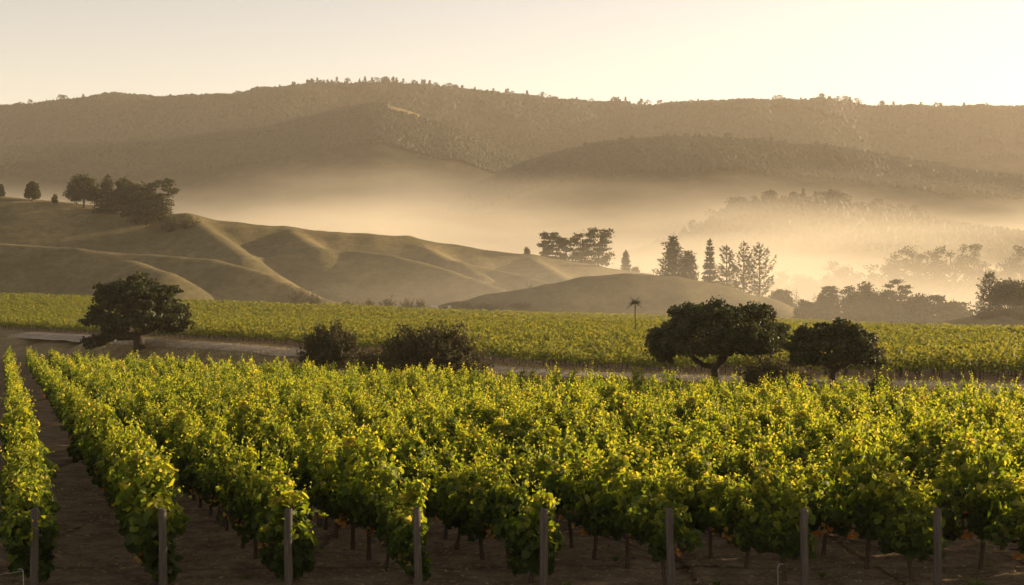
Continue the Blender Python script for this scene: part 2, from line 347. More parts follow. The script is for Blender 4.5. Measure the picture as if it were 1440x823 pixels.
h_left = FarHill([(-700, 300), (-300, 240), (0, 212), (60, 209), (140, 205), (220, 201), (300, 193), (370, 184), (430, 170), (480, 155), (520, 149), (550, 150), (590, 163), (640, 183), (690, 207), (730, 224), (800, 262), (900, 320), (1100, 430)], 2050, 600, 600, 20)
h_ridge = FarHill([(-700, 190), (-300, 165), (-60, 156), (0, 153), (50, 152), (110, 146), (160, 140), (185, 143), (240, 147), (290, 143), (340, 140), (390, 131), (430, 124), (480, 122), (540, 121), (600, 124), (660, 131), (720, 138), (780, 143), (830, 147), (880, 149), (920, 152), (970, 149), (1010, 151), (1060, 149), (1110, 146), (1150, 143), (1180, 149), (1220, 155), (1270, 154), (1340, 156), (1440, 160), (1700, 170), (2200, 220)], 2700, 800, 900, 30)
h_low = FarHill([(400, 340), (480, 310), (540, 303), (580, 299), (640, 303), (700, 297), (750, 296), (800, 303), (860, 318), (960, 345)], 1500, 260, 300, 6, 1.6)
h_fog.build('hill_in_fog', M['slope'], 'low wooded hill wrapped in bright valley fog', 9)
h_dark.build('dark_wooded_hill', M['slope'], 'long dark wooded hill rising out of the fog', 12)
o = h_left.build('bare_topped_hill', M['gslope_lit_rim'], 'broad shaded hill with a bare rounded top behind the fog', 12)
co = np.empty(len(o.data.vertices) * 3, np.float32); o.data.vertices.foreach_get('co', co); co = co.reshape(-1, 3)
lp = CX + co[:, 0] / co[:, 1] * F
zone = sstep(535, 550, lp + 30 * fbm(co[:, 0] * .02, co[:, 1] * .02)) * sstep(715, 690, lp) * sstep(70, 25, np.abs(co[:, 1] - 2035 + 60 * fbm(co[:, 0] * .03, co[:, 1] * .01)))  # bare crest strip; its sunlit rim is put into the lighter colour
o.data.attributes.new('zone', 'FLOAT', 'POINT').data.foreach_set('value', zone.astype(np.float32))
h_ridge.build('far_ridge', M['slope'], 'long far mountain ridge fringed with trees', 16)
h_low.build('faint_rise', M['slope'], 'faint low rise almost lost in the fog', 10)

# ------------------------------------------------------------------ tree makers
def crown_leaves(g, centers, cr, per, size, r, tint_=(.2, .8), flat=.7, shape=SIMPLE_LEAF, up=.5):
    c = np.repeat(centers, per, 0); rr = np.repeat(cr, per)
    d = r.normal(0, .5, (len(c), 3)); d[:, 2] *= flat
    p = c + d * rr[:, None]; nrm = rnd_dirs(len(c), r) + np.array([0, 0, up]); v = d + rnd_dirs(len(c), r) * .6
    leaves(g, p, nrm, v, size * r.uniform(.6, 1.35, len(c)), np.repeat(r.uniform(*tint_, len(centers)), per) + r.normal(0, .12, len(c)), shape)

def branch_to(centers, trunk, r0, r, sag=.12, mn=.02, pull=.35):
    """Grows limbs from the trunk line to every crown clump; returns tubes (points, radii)."""
    nodes = [np.array(p, float) for p in trunk]; par = [-1] + list(range(len(trunk) - 1)); kids = []
    fork = len(trunk) * 2 // 3
    base_p = nodes[fork]
    for c in sorted(list(centers), key=lambda q: np.linalg.norm(q - base_p)):
        A = np.array(nodes); d = np.linalg.norm(A - c, axis=1) + pull * np.linalg.norm(A - base_p, axis=1) * 0
        d[:fork] = 1e9; bad = A[:, 2] > c[2] + .2 * np.abs(d); d = d + np.where(bad, d * .6, 0)
        i = int(d.argmin()); a = nodes[i]; n = max(2, int(np.linalg.norm(c - a) / .8) + 1); side = r.normal(0, .09, 3) * np.linalg.norm(c - a)
        for k in range(1, n + 1):
            t = k / n; p = a + (c - a) * t + np.array([0, 0, -sag * np.linalg.norm(c - a)]) * math.sin(math.pi * t) * .8 + side * math.sin(math.pi * t)
            nodes.append(p); par.append(i); i = len(nodes) - 1
    n = len(nodes); w = np.zeros(n); has = np.zeros(n, bool)
    for i in range(n - 1, 0, -1):
        if not has[i]: w[i] = mn ** 2.3
        if par[i] >= 0: w[par[i]] += w[i]; has[par[i]] = True
    rad = w ** (1 / 2.3); sc_ = r0 / rad[0]; rad = np.maximum(rad * min(sc_, 6), mn) if sc_ > 1 else np.maximum(rad * sc_, mn * .6)
    return nodes, par, rad
def limbs(g, nodes, par, rad, sides=6):
    ch = {}
    for i, p in enumerate(par): ch.setdefault(p, []).append(i)
    stack = [(-1, 0)]
    while stack:
        p, i = stack.pop(); line = ([] if p < 0 else [p]) + [i]
        rr = ([] if p < 0 else [min(rad[p], rad[i] * 1.25)]) + [rad[i]]
        while i in ch:
            k = sorted(ch[i], key=lambda q: -rad[q])
            for q in k[1:]: stack.append((i, q))
            i = k[0]; line.append(i); rr.append(rad[i])
        if len(line) > 1: tube(g, [nodes[q] for q in line], np.array(rr), sides if rr[0] > .08 else 4)

def broadleaf(seed, H, Rx, trunk_h, r0, nclump, leaf, per, crown_z0=.3, lean=0.0, lobes=None, flat=.65, cr=(.55, 1.1), multi=1, topflat=1.0, tint_=(.15, .85), skip=.12):
    """Crown of leaf clumps on a domed, lumpy envelope carried by limbs. Returns (wood, crown) in local metres."""
    r = np.random.default_rng(seed); z0 = H * crown_z0
    C = []
    ph = r.uniform(0, 6.28, 6)
    while len(C) < nclump:
        a = r.uniform(0, 2 * np.pi); e = np.arcsin(r.uniform(-.35, 1)); q = r.uniform(.25, 1) ** .4
        lump = 1 + .10 * math.sin(3 * a + ph[0]) + .08 * math.sin(5 * a + ph[1] + 3 * e) + .07 * math.sin(7 * e + ph[2])
        x = math.cos(a) * math.cos(e) * Rx * q * lump; y = math.sin(a) * math.cos(e) * Rx * .9 * q * lump
        z = z0 + (H - z0) * (.28 + .72 * math.sin(e) ** topflat * q * lump if e > 0 else .28 + .6 * math.sin(e) * q)
        if r.random() < skip: continue
        C.append((x + lean * z, y, z))
    C = np.array(C)
    for lx, ly, lz, lr, ln in (lobes or []): C = np.concatenate([C, np.array([[lx, ly, lz]]) + r.normal(0, lr * .5, (ln, 3)) * [1, 1, .6]])
    wood = Geo(); crown = Geo()
    for k in range(multi):
        ang = k / multi * 6.28 + .5; off = (0 if multi == 1 else r0 * .9) * np.array([math.cos(ang), math.sin(ang)])
        tr = [(off[0] * (1 + 1.2 * t * (multi > 1)) * (1 + 2 * t) + lean * trunk_h * t + .12 * r0 * math.sin(5 * t), off[1] * (1 + 2 * t), -.3 + (trunk_h + .3) * t) for t in np.linspace(0, 1, 6)]
        sel = C if multi == 1 else C[np.argmax(np.stack([C[:, 0] * math.cos(j / multi * 6.28 + .5) + C[:, 1] * math.sin(j / multi * 6.28 + .5) for j in range(multi)]), 0) == k]
        nodes, par, rad = branch_to(sel, tr, r0, r, mn=r0 * .09)
        rad = np.minimum(rad, r0); rad[:2] = [r0 * 1.35, r0 * 1.1]
        limbs(wood, nodes, par, rad)
    crown_leaves(crown, C, r.uniform(*cr, len(C)) * Rx / 4.0, per, leaf, r, tint_, flat)
    return wood, crown

def conifer(seed, H, Rb, leaf, whorls, shape='fir', per=14, r0=.22, z0=.1):
    r = np.random.default_rng(seed); wood = Geo(); crown = Geo()
    tube(wood, [(0, 0, -.5), (0, 0, H * .5), (0, 0, H * .97)], np.array([r0, r0 * .65, r0 * .12]), 6)
    for w in range(whorls):
        t = min(max((w + r.uniform(-.3, .3)) / whorls, 0.0), .985); z = H * (z0 + (1 - z0) * t)
        if shape == 'fir': L = 1.15 * Rb * (1 - t) ** .8 + .06 * Rb; nb = 9; rise = -.12 + .35 * t
        elif shape == 'pine': L = Rb * (.55 + .55 * math.sin(math.pi * min(1, t * .9 + .12))) * (1 - t ** 4 * .75); nb = 5; rise = .35 + .75 * t
        else: L = Rb * (1.1 - .95 * t ** 1.8); nb = 8; rise = .1 + .7 * t
        L *= r.uniform(.75, 1.15)
        for b_ in range(nb):
            if shape == 'pine' and r.random() < .16: continue
            a = b_ / nb * 6.283 + r.uniform(-.4, .4) + w * .7; l = L * r.uniform(.65, 1.12); n = 5; tt = np.linspace(0, 1, n)
            d = np.array([math.cos(a), math.sin(a)])
            pts = np.stack([d[0] * l * tt, d[1] * l * tt, z + l * (rise * tt * (.55 + .45 * tt) - (.14 * np.sin(np.pi * tt) if shape == 'fir' else .12 * np.sin(np.pi * tt)))], -1)
            tube(wood, pts, np.linspace(r0 * .22 * (1 - t * .6), r0 * .05, n), 4, cap=False)
            m = max(6, int(per * l / Rb * 1.3)); q = r.uniform(.12, 1.05, m); pp = np.stack([np.interp(q, tt, pts[:, k]) for k in range(3)], -1)
            wd = (.16 if shape == 'pine' else .22) * l * (1.05 - q * .6)
            pp += r.normal(0, 1, (m, 3)) * np.stack([wd, wd, wd * .45], -1) * .55
            vd = np.concatenate([np.tile(d, (m, 1)), np.full((m, 1), rise * .7)], 1) + r.normal(0, .45, (m, 3))
            leaves(crown, pp, np.array([0, 0, 1.0]) + r.normal(0, .6, (m, 3)), vd, leaf * r.uniform(.7, 1.3, m), r.uniform(.1, .9, m), asp=.5)
    m = 10; leaves(crown, np.stack([r.normal(0, .05, m), r.normal(0, .05, m), r.uniform(.93, 1.0, m) * H], -1), rnd_dirs(m, r) * [1, 1, .2], np.tile([0, 0, 1.], (m, 1)) + r.normal(0, .3, (m, 3)), leaf, .4, asp=.45)
    return wood, crown

def layered_tree(seed, H, Rx, leaf, per, tiers, wind=.25, r0=.25):
    """Wind-shaped cypress: flat foliage plates on reaching limbs, most of them near the top."""
    r = np.random.default_rng(seed); C = []; R_ = []
    for k in range(tiers):
        t = .20 + .78 * (k + .5) / tiers; rr = Rx * (.55 + .5 * t) * (1 - .55 * max(0, t - .85) / .15)
        for j in range(r.integers(4, 7)):
            a = r.uniform(0, 6.283); q = r.uniform(.3, 1.0) * rr; C.append((math.cos(a) * q + wind * H * t * .5, math.sin(a) * q * .8, H * t + r.normal(0, .02 * H))); R_.append(r.uniform(.20, .36) * Rx)
    C = np.array(C); wood = Geo(); crown = Geo()
    tr = [(wind * H * .35 * t * t, 0, -.5 + (H * .7 + .5) * t) for t in np.linspace(0, 1, 9)]
    nodes, par, rad = branch_to(C, tr, r0, r, mn=r0 * .12); rad = np.minimum(rad, r0); limbs(wood, nodes, par, rad)
    crown_leaves(crown, C, np.array(R_), per, leaf, r, (.2, .8), .32)
    return wood, crown

def bush(seed, Rx, H, shoots, leaf, per, spiky=.5, upright=.6, tint_=(.1, .9), ry=1.0):
    """Many shoots out of one stool, each with leaves along it: a feathery edge and gaps between the tips."""
    r = np.random.default_rng(seed); wood = Geo(); crown = Geo(); n = 5; tt = np.linspace(0, 1, n)
    for k in range(shoots):
        a = r.uniform(0, 6.283); e = np.arcsin(np.clip(r.uniform(.02, 1) ** upright, 0, 1)); q = r.uniform(1 - spiky, 1.05); wob = 1 + .10 * math.sin(3 * a + seed) + .08 * math.sin(5 * a + 2 * e)
        tip = np.array([math.cos(a) * math.cos(e) * Rx, math.sin(a) * math.cos(e) * Rx * ry, math.sin(e) * H]) * q * wob
        st = np.array([tip[0] * .25 * r.random(), tip[1] * .25 * r.random(), -.15])
        mid = (st + tip) / 2 + np.array([0, 0, .12 * H])
        pts = (1 - tt)[:, None] ** 2 * st + 2 * ((1 - tt) * tt)[:, None] * mid + (tt ** 2)[:, None] * tip
        if k % 3 == 0: tube(wood, pts, np.linspace(.03, .008, n) * (Rx / 2.5), 4, cap=False)
        s = r.uniform(.3, 1.0, per); pp = np.stack([np.interp(s, tt, pts[:, j]) for j in range(3)], -1) + r.normal(0, .055 * Rx, (per, 3)) * (1.1 - s[:, None] * .6)
        d = unit(tip - mid); leaves(crown, pp, rnd_dirs(per, r), d + r.normal(0, .45, (per, 3)), leaf * r.uniform(.7, 1.3, per), np.clip(r.uniform(*tint_) + r.normal(0, .15, per), 0, 1), asp=.55)
    return wood, crown

def plant_thing(name, parts, loc, label, cat, mats, group=None, rz=0.0, part_names=('trunk', 'crown')):
    o = empty(name, loc, rz); tag(o, label, cat, group)
    parts[0].build(part_names[0], mats[0], o, smooth=True); parts[1].build(part_names[1], mats[1], o)
    return o
def on_land(px, Y): x = (px - CX) / F * Y; return (x, Y, land1(x, Y))

# ------------------------------------------------------------------ front vineyard
ROW_A = math.atan2(715.0, F)                            # rows lean away to the left of the view
RD = np.array([-math.sin(ROW_A), math.cos(ROW_A)])
POST_Y, POST_PX, POST_STEP = 30.0, 48.0, 181.5
row_rz = math.atan2(RD[1], RD[0])

def vine_foliage(seed, nshoot, step, per, lsize, shape, skirt=0, length=1.0):
    """Two leafy mounds to a vine, each a stack of dense leaf clumps, with single shoots standing out of the top."""
    r = np.random.default_rng(seed); g = Geo(); PP, NN, VV, SS, TT = [], [], [], [], []
    for tuft in (-1, 1):
        tx = tuft * .43 + r.normal(0, .07); top = r.uniform(1.5, 2.5); k_n = 9 if top > 1.95 else 8
        cl = [(tx + r.normal(0, .15), r.normal(0, .17), z + r.normal(0, .05), r.uniform(.17, .28) * (1.0 - .25 * (z > top - .4))) for z in np.linspace(.92, top, k_n)]
        cl += [(tx + r.normal(0, .18), r.choice([-1, 1]) * r.uniform(.18, .34), r.uniform(.95, 1.55), r.uniform(.17, .25)) for _ in range(2)]
        cl += [(tx * .9 + r.normal(0, .10), r.normal(0, .13), .78 - .17 * q, r.uniform(.2, .26)) for q in range(skirt)]
        for cx, cy_, cz, cr in cl:
            m = max(8, int(per * (cr / .27) ** 2)); d = rnd_dirs(m, r); p = np.array([cx, cy_, cz]) + d * cr * r.uniform(.62, 1.15, (m, 1)) * [1.05, 1, 1.1]
            PP.append(p); NN.append(d * .8 + [0, 0, .25] + r.normal(0, .5, (m, 3))); VV.append(d * [.5, .5, 0] + [0, 0, -.8] + r.normal(0, .35, (m, 3)))
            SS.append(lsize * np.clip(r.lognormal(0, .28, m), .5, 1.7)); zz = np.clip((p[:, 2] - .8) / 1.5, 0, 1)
            TT.append(np.clip(.20 + .38 * zz + .13 * d[:, 2] + r.normal(0, .05) + r.normal(0, .12, m), .02, .82))  # young tops paler; lit tops and shaded low leaves also put into the tint
        for _ in range(nshoot):
            L = r.uniform(.35, .95) * length; n = max(3, int(L / step)); t = (np.arange(n) + .5) / n; lx, ly = r.normal(0, .28, 2); bz = top - r.uniform(.05, .5)
            p = np.stack([tx + r.normal(0, .17) + lx * L * t, r.normal(0, .15) + ly * L * t, bz + L * t - .18 * L * t * t * abs(lx + ly) * 3], -1); az = r.uniform(0, 6.283, n); pet = np.stack([np.cos(az), np.sin(az), r.normal(.1, .3, n)], -1)
            PP.append(p + pet * r.uniform(.03, .08, (n, 1))); SS.append(lsize * (.95 - .55 * t) * r.uniform(.75, 1.2, n)); NN.append(unit(pet) * .6 + [0, 0, .5] + r.normal(0, .45, (n, 3))); VV.append(pet + [0, 0, -.5] + r.normal(0, .3, (n, 3)))
            TT.append(np.clip(.42 + .25 * t + r.normal(0, .08, n) + np.where((t > .7) & (r.random(n) < .3), .14, 0), 0, .86))
    for _c in range(r.integers(0, 4)):                                   # a long cane reaching out sideways
        sx = r.choice([-1, 1]); n = int(.8 / step); t = (np.arange(n) + .5) / n; p = np.stack([r.uniform(-.6, .6) + r.normal(0, .4) * t, sx * (.2 + r.uniform(.3, .62) * t), r.uniform(1.2, 1.9) + r.uniform(.1, .5) * t - r.uniform(.2, .9) * t * t], -1) + r.normal(0, .04, (n, 3))
        PP.append(p); SS.append(lsize * (1 - .4 * t)); NN.append(np.array([0, 0, .6]) + r.normal(0, .5, (n, 3))); VV.append(np.array([0, 0, -1.]) + r.normal(0, .4, (n, 3))); TT.append(np.clip(.42 + r.normal(0, .1, n), 0, .8))
    for k in range(r.integers(0, 3)):                    # a few leaves already turned rust red low in the vine
        m = 10; c = np.array([r.uniform(-.7, .7), r.choice([-.27, .27]), r.uniform(.62, .95)]) + r.normal(0, .07, (m, 3)); PP.append(c); SS.append(lsize * r.uniform(.6, 1.0, m)); NN.append(rnd_dirs(m, r)); VV.append(np.array([0, 0, -1.]) + r.normal(0, .5, (m, 3))); TT.append(r.uniform(.88, 1.0, m))
    leaves(g, np.concatenate(PP), np.concatenate(NN), np.concatenate(VV), np.concatenate(SS), np.concatenate(TT), shape)
    return g
def vine_trunk(seed):
    r = np.random.default_rng(seed + 900); g = Geo(); t = np.linspace(0, 1, 8); w = r.normal(0, .035, 2)
    tube(g, np.stack([w[0] * np.sin(4 * t) + .05 * (t - 1) * r.normal(), w[1] * np.sin(5 * t + 1), -.08 + .86 * t], -1), .045 * (1.25 - .4 * t + .12 * np.sin(11 * t)), 7)
    for s in (-1, 1):
        n = 7; q = np.linspace(0, 1, n); tube(g, np.stack([s * .8 * q, .02 * np.sin(7 * q + seed), .74 + .07 * np.sin(q * 3.1) - .04 * q + .012 * np.sin(15 * q)], -1), .034 * (1.05 - .5 * q), 6)
    return g

NVAR = 10
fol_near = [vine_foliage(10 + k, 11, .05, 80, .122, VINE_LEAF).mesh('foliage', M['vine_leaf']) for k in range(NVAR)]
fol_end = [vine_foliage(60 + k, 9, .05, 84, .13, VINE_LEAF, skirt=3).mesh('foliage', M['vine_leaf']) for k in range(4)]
trk = [vine_trunk(k).mesh('trunk', M['vine_bark'], True) for k in range(6)]
lod1 = [Packed(vine_foliage(110 + k, 6, .07, 50, .145, SIMPLE_LEAF)) for k in range(8)]
trk_lod = Geo(); tube(trk_lod, [(0, 0, -.1), (.03, .01, .4), (0, 0, .8)], np.array([.05, .04, .035]), 4); trk_p = [Packed(trk_lod)]

spots = []
for i in range(-4, 30):
    x0 = (POST_PX + i * POST_STEP - CX) / F * POST_Y
    for k in range(150):
        s = .95 + 1.7 * k; x, y = x0 + RD[0] * s, POST_Y + RD[1] * s
        if road_d(x, y) > 1.5 or x < -.36 * y - 3.0 or x > .36 * y + 9.0: continue  # rows carried on unseen past the right edge, added to shade the soil
        spots.append((i, k, x + rng.normal(0, .05), y + rng.normal(0, .08)))
spots.sort(key=lambda s: math.hypot(s[2], s[3]))
seen = [q for q in spots if abs(q[2]) < .36 * q[3] + .9]; near_v = seen[:300]; _n = set(near_v); rest_v = [q for q in spots if q not in _n]
ORD = ['first', 'second', 'third', 'fourth', 'fifth', 'sixth', 'seventh', 'eighth', 'ninth', 'tenth', 'eleventh', 'twelfth', 'thirteenth', 'fourteenth', 'fifteenth', 'sixteenth', 'seventeenth', 'eighteenth', 'nineteenth', 'twentieth', 'twenty-first', 'twenty-second', 'twenty-third', 'twenty-fourth', 'twenty-fifth', 'twenty-sixth']
POSTWORD = ['the post by the bent wire', 'the post on the wide bare soil', 'the third post along', 'the fourth post along', 'the fifth post along', 'the sixth, palest post', 'the seventh post along', 'the last post in view']
def vine_label(i, k):
    if 0 <= i <= 7:
        w = POSTWORD[i]
        return ('leafy grapevine wrapped around ' + w) if k == 0 else f'sunlit grapevine, {ORD[min(k, 25)]} back in the row behind {w}'
    if i < 0: return f'grapevine, {ORD[min(k, 25)]} back in the {ORD[-i - 1]} row before the bent-wire post'
    return f'grapevine, {ORD[min(k, 25)]} back in the {ORD[min(i - 8, 25)]} row past the last post'
protos = []
for k in range(NVAR):
    e = empty('grapevine', (0, 0, 0)); 
    for nm, me in (('trunk', trk[k % 6]), ('foliage', fol_near[k])):
        c = bpy.data.objects.new(nm, me); col.objects.link(c); c.parent = e
    protos.append(e)
eproto = []
for k in range(4):
    e = empty('grapevine', (0, 0, 0))
    for nm, me in (('trunk', trk[k]), ('foliage', fol_end[k])):
        c = bpy.data.objects.new(nm, me); col.objects.link(c); c.parent = e
    eproto.append(e)
used = set()
for q, (i, k, x, y) in enumerate(near_v):
    src = eproto[(i + 8) % 4] if (k == 0 and i < 5) else protos[int(rng.integers(NVAR))]
    loc = (x, y, float(ground_z(np.array([x]), np.array([y]))[0])); rz = row_rz + (math.pi if rng.random() < .5 else 0) + rng.normal(0, .06)
    sca = (rng.uniform(.95, 1.1), rng.uniform(.85, 1.2), rng.uniform(.84, 1.16))
    if src.name not in used: o = src; used.add(src.name); o.location = loc; o.rotation_euler = (0, 0, rz); o.scale = sca
    else: o = copy_tree(src, loc, rz, sca)
    tag(o, vine_label(i, k), 'grapevine', 'grapevines of the front vineyard block')
for e in protos + eproto:
    if e.name not in used:
        for c in list(e.children): bpy.data.objects.remove(c)
        bpy.data.objects.remove(e)
lod2 = [Packed(vine_foliage(130 + k, 4, .11, 22, .21, SIMPLE_LEAF)) for k in range(8)]
A = np.array([(x, y) for _, _, x, y in rest_v]); n = len(A); pos = np.concatenate([A, ground_z(A[:, 0], A[:, 1])[:, None]], 1)
g = Geo(); rot = row_rz + np.pi * rng.integers(0, 2, n) + rng.normal(0, .08, n); scl = np.stack([rng.uniform(.95, 1.1, n), rng.uniform(.62, .88, n), rng.uniform(.84, 1.16, n)], -1)
a_ = A[:, 1] < 95; scatter(g, lod1, rng.integers(0, 8, a_.sum()), pos[a_], rot[a_], scl[a_]); a_ = ~a_; scatter(g, lod2, rng.integers(0, 8, a_.sum()), pos[a_], rot[a_], scl[a_]); fo = g.build('vineyard_rows', M['vine_leaf'])
tag(fo, 'mass of small sunlit grapevines filling the back of the front vineyard block', 'vineyard', kind='stuff')
print('front vines', len(spots), 'rest', n)

# posts and wires
def post_mesh(seed, h=1.72, r=.085):
    rr = np.random.default_rng(seed); g = Geo(); z = np.array([-.35, 0, .5, 1.0, 1.4, h - .02, h]); x = np.cumsum(rr.normal(0, .006, 7)); y = np.cumsum(rr.normal(0, .006, 7))
    tube(g, np.stack([x, y, z], -1), np.array([1.08, 1.06, 1.03, 1.0, .98, .97, .86]) * r, 10); return g
pm = [post_mesh(k).mesh('wooden_post', M['wood'], True) for k in range(4)]
PLAB = ['weathered wooden end post nearest the bent wire stake', 'wooden end post standing alone on the wide bare soil gap', 'wooden end post with rust red leaves at its foot', 'brown wooden post half buried in fourth row leaves', 'wooden post midway along the line, small red leaves beside it', 'palest grey wooden end post, sixth along the line', 'grey wooden post beside the bent white stake', 'last wooden end post along, dark gap behind its top']
for i in range(8):
    o = bpy.data.objects.new('wooden_post', pm[i % 4]); col.objects.link(o)
    o.location = ((POST_PX + i * POST_STEP + [0, 2, -14, -10, -28, -30, -12, 0][i] * .35 - CX) / F * POST_Y, POST_Y, 0); o.rotation_euler = (rng.normal(0, .012), rng.normal(0, .015), rng.uniform(0, 6.28))
    tag(o, PLAB[i], 'post', 'end posts of the vine rows')
for i in range(0, 9):                                     # line posts further back, between the vines
    for k in (6, 12):
        s = 1.7 * k; x0 = (POST_PX + i * POST_STEP - CX) / F * POST_Y; x, y = x0 + RD[0] * s, POST_Y + RD[1] * s
        if abs(x) > .36 * y + .5: continue
        o = bpy.data.objects.new('wooden_post', pm[(i + k) % 4]); col.objects.link(o); o.location = (x, y, float(ground_z(np.array([x]), np.array([y]))[0])); o.rotation_euler = (0, 0, rng.uniform(0, 6.28))
        tag(o, f'wooden line post among leaves, {"sixth" if k == 6 else "twelfth"} vine back behind {POSTWORD[i] if i < 8 else "no visible end post"}', 'post', 'line posts inside the vine rows')
for i in range(0, 8):
    x0 = (POST_PX + i * POST_STEP - CX) / F * POST_Y
    for nm, zz, rad, mat, what, cat in (('trellis_wire', 1.50, .004, 'wire', 'thin pale trellis wire running back from', 'wire'), ('drip_hose', .58, .011, 'hose', 'thin black drip hose under the vines behind', 'hose')):
        g = Geo(); s = np.linspace(0, 24, 49); tube(g, np.stack([x0 + RD[0] * s + .07, POST_Y + RD[1] * s, ground_z(x0 + RD[0] * s, POST_Y + RD[1] * s) + zz - .03 * np.abs(np.sin(s * np.pi / 3)) + .01 * np.sin(s * 5)], -1), rad, 5)
        tag(g.build(nm, M[mat], smooth=True), f'{what} {POSTWORD[i]}', cat, f'{cat}s along the vine rows')
# bent wire stakes sticking out of the soil
def stake(px, lab, Y=29.3, flip=1, py=800):
    p = P(px, py, Y); g = Geo(); t = np.linspace(0, 1, 9)
    pts = [(0, 0, -.2), (0, 0, p[2] * .6), (-.005, 0, p[2] - .08), (.02 * flip, 0, p[2] - .02), (.06 * flip, 0, p[2]), (.12 * flip, .02, p[2] - .015)]
    tube(g, np.array(pts) + np.array([p[0], p[1], 0]), .008, 6); tag(g.build('wire_stake', M['wire'], smooth=True), lab, 'stake')
stake(33, 'bent pale wire stake with a knot of wire beside the first post', 29.4, -1, 800)
stake(1094, 'bent whitish metal stake under the vines between two posts', 29.6, 1, 793)
g = Geo(); a = P(33, 803, 29.4); b_ = P(-60, 812, 29.6); t = np.linspace(0, 1, 12)[:, None]; tube(g, a + (b_ - a) * t + np.array([0, 0, -.03]) * np.sin(np.pi * t), .005, 5)
tag(g.build('loose_wire', M['wire'], smooth=True), 'loose pale wire tied to the bent stake by the first post', 'wire')

# weeds, straw and fallen leaves on the soil
def weed(seed, n, h, w):
    r = np.random.default_rng(seed); g = Geo(); a = r.uniform(0, 6.283, n); tip = np.stack([np.cos(a) * w * r.uniform(.4, 1, n), np.sin(a) * w * r.uniform(.4, 1, n), h * r.uniform(.5, 1, n)], -1)
    leaves(g, np.stack([np.cos(a) * .02, np.sin(a) * .02, 0 * a], -1), np.stack([-np.cos(a), -np.sin(a), np.full(n, .8)], -1) + r.normal(0, .2, (n, 3)), tip, np.linalg.norm(tip, axis=1), r.uniform(0, 1, n), asp=.16); return g
for k, (px, py, sz, lab) in enumerate([(1372, 812, .34, 'large spiky green weed tuft growing near the last post'), (797, 806, .16, 'small green weed under the vines past the fifth post'), (1008, 803, .2, 'low green weed between the sixth post and the white stake'), (690, 815, .15, 'little yellow green weed before the fifth post'), (1155, 790, .2, 'green weed clump behind the seventh post'), (345, 792, .15, 'tiny weed on bare soil before the third post'), (865, 765, .18, 'weed growing in the dirt under the fifth row'), (70, 818, .16, 'small weed beside the first post')]):
    Y = 6.0 * F / (py + 22 - HY); x = (px - CX) / F * Y; o = weed(k + 5, 46, sz * 1.0, sz).build('weed', M['weed']); o.location = (x, Y, float(ground_z(np.array([x]), np.array([Y]))[0])); tag(o, lab, 'weed', 'weeds under the vines')
n = 13000; X = rng.uniform(-16, 22, n); Y = rng.uniform(26, 52, n); g = Geo(); Z = ground_z(X, Y) + fbm(X * .9, Y * .9, 5) * .22 * sstep(60, 30, Y) * sstep(30, 16, np.abs(X))
a = rng.uniform(0, 6.28, n); leaves(g, np.stack([X, Y, Z + .012], -1), np.stack([rng.normal(0, .3, n), rng.normal(0, .3, n), np.ones(n)], -1), np.stack([np.cos(a), np.sin(a), 0 * a], -1), rng.uniform(.05, .2, n), rng.uniform(.1, 1, n), asp=.45)
tag(g.build('leaf_litter', M['dry_grass']), 'dry leaves and straw scattered over the soil', 'litter', kind='stuff')
n = 3200; X = rng.uniform(-15, 17, n); Y = rng.uniform(27, 44, n); Z = ground_z(X, Y) + fbm(X * .9, Y * .9, 5) * .22 * sstep(60, 30, Y) * sstep(30, 16, np.abs(X)); g = Geo()
clods = []
for k in range(5):
    r = np.random.default_rng(k + 70); q = Geo(); th = np.arange(6) / 6 * 6.283; V_ = [(math.cos(a) * w * r.uniform(.7, 1.2), math.sin(a) * w * r.uniform(.7, 1.2), z) for z, w in ((-.2, .9), (.25, 1.0), (.6, .55)) for a in th]; q.add(V_ + [(0, 0, .72)], [[i_ * 6 + j_, i_ * 6 + (j_ + 1) % 6, (i_ + 1) * 6 + (j_ + 1) % 6, (i_ + 1) * 6 + j_] for i_ in range(2) for j_ in range(6)]); q.f.append(np.array([[12 + j_, 12 + (j_ + 1) % 6, 18] for j_ in range(6)])); q.t.append(np.full(6, .5)); clods.append(Packed(q))
sz = .025 + .07 * rng.random(n) ** 3; scatter(g, clods, rng.integers(0, 5, n), np.stack([X, Y, Z], -1), rng.uniform(0, 6.28, n), np.stack([sz, sz, sz * .8], -1)); og = g.build('soil_clods', M['ground']); tag(og, 'crumbly clods of brown soil lying between the vine rows', 'soil', kind='stuff')
# rough grass along both sides of the track
n = 20000; U = rng.uniform(-190, 60, n); W = np.where(rng.random(n) < .62, 11.2 - 9.5 * rng.random(n) ** 1.2, np.where(rng.random(n) < .14, rng.normal(12.9, .25, n), rng.uniform(14.4, 17.8, n))); X = LT[0] * U + LN[0] * (W + 62.8); Y = LT[1] * U + LN[1] * (W + 62.8); ok = (Y > 40) & (np.abs(X) < .40 * Y + 4); X, Y = X[ok], Y[ok]; n = len(X)
g = Geo(); pos = np.stack([X, Y, ground_z(X, Y) - .02], -1)
for k in range(4): leaves(g, pos + rng.normal(0, .08, (n, 3)) * [1, 1, 0], rng.normal(0, 1, (n, 3)) * [1, 1, .2], np.array([0, 0, 1.]) + rng.normal(0, .35, (n, 3)), rng.uniform(.06, .26, n), rng.uniform(.0, .9, n), asp=.3)
tag(g.build('verge_grass', M['dry_grass']), 'dry tufted grass along the edges of the farm track', 'grass', kind='stuff')

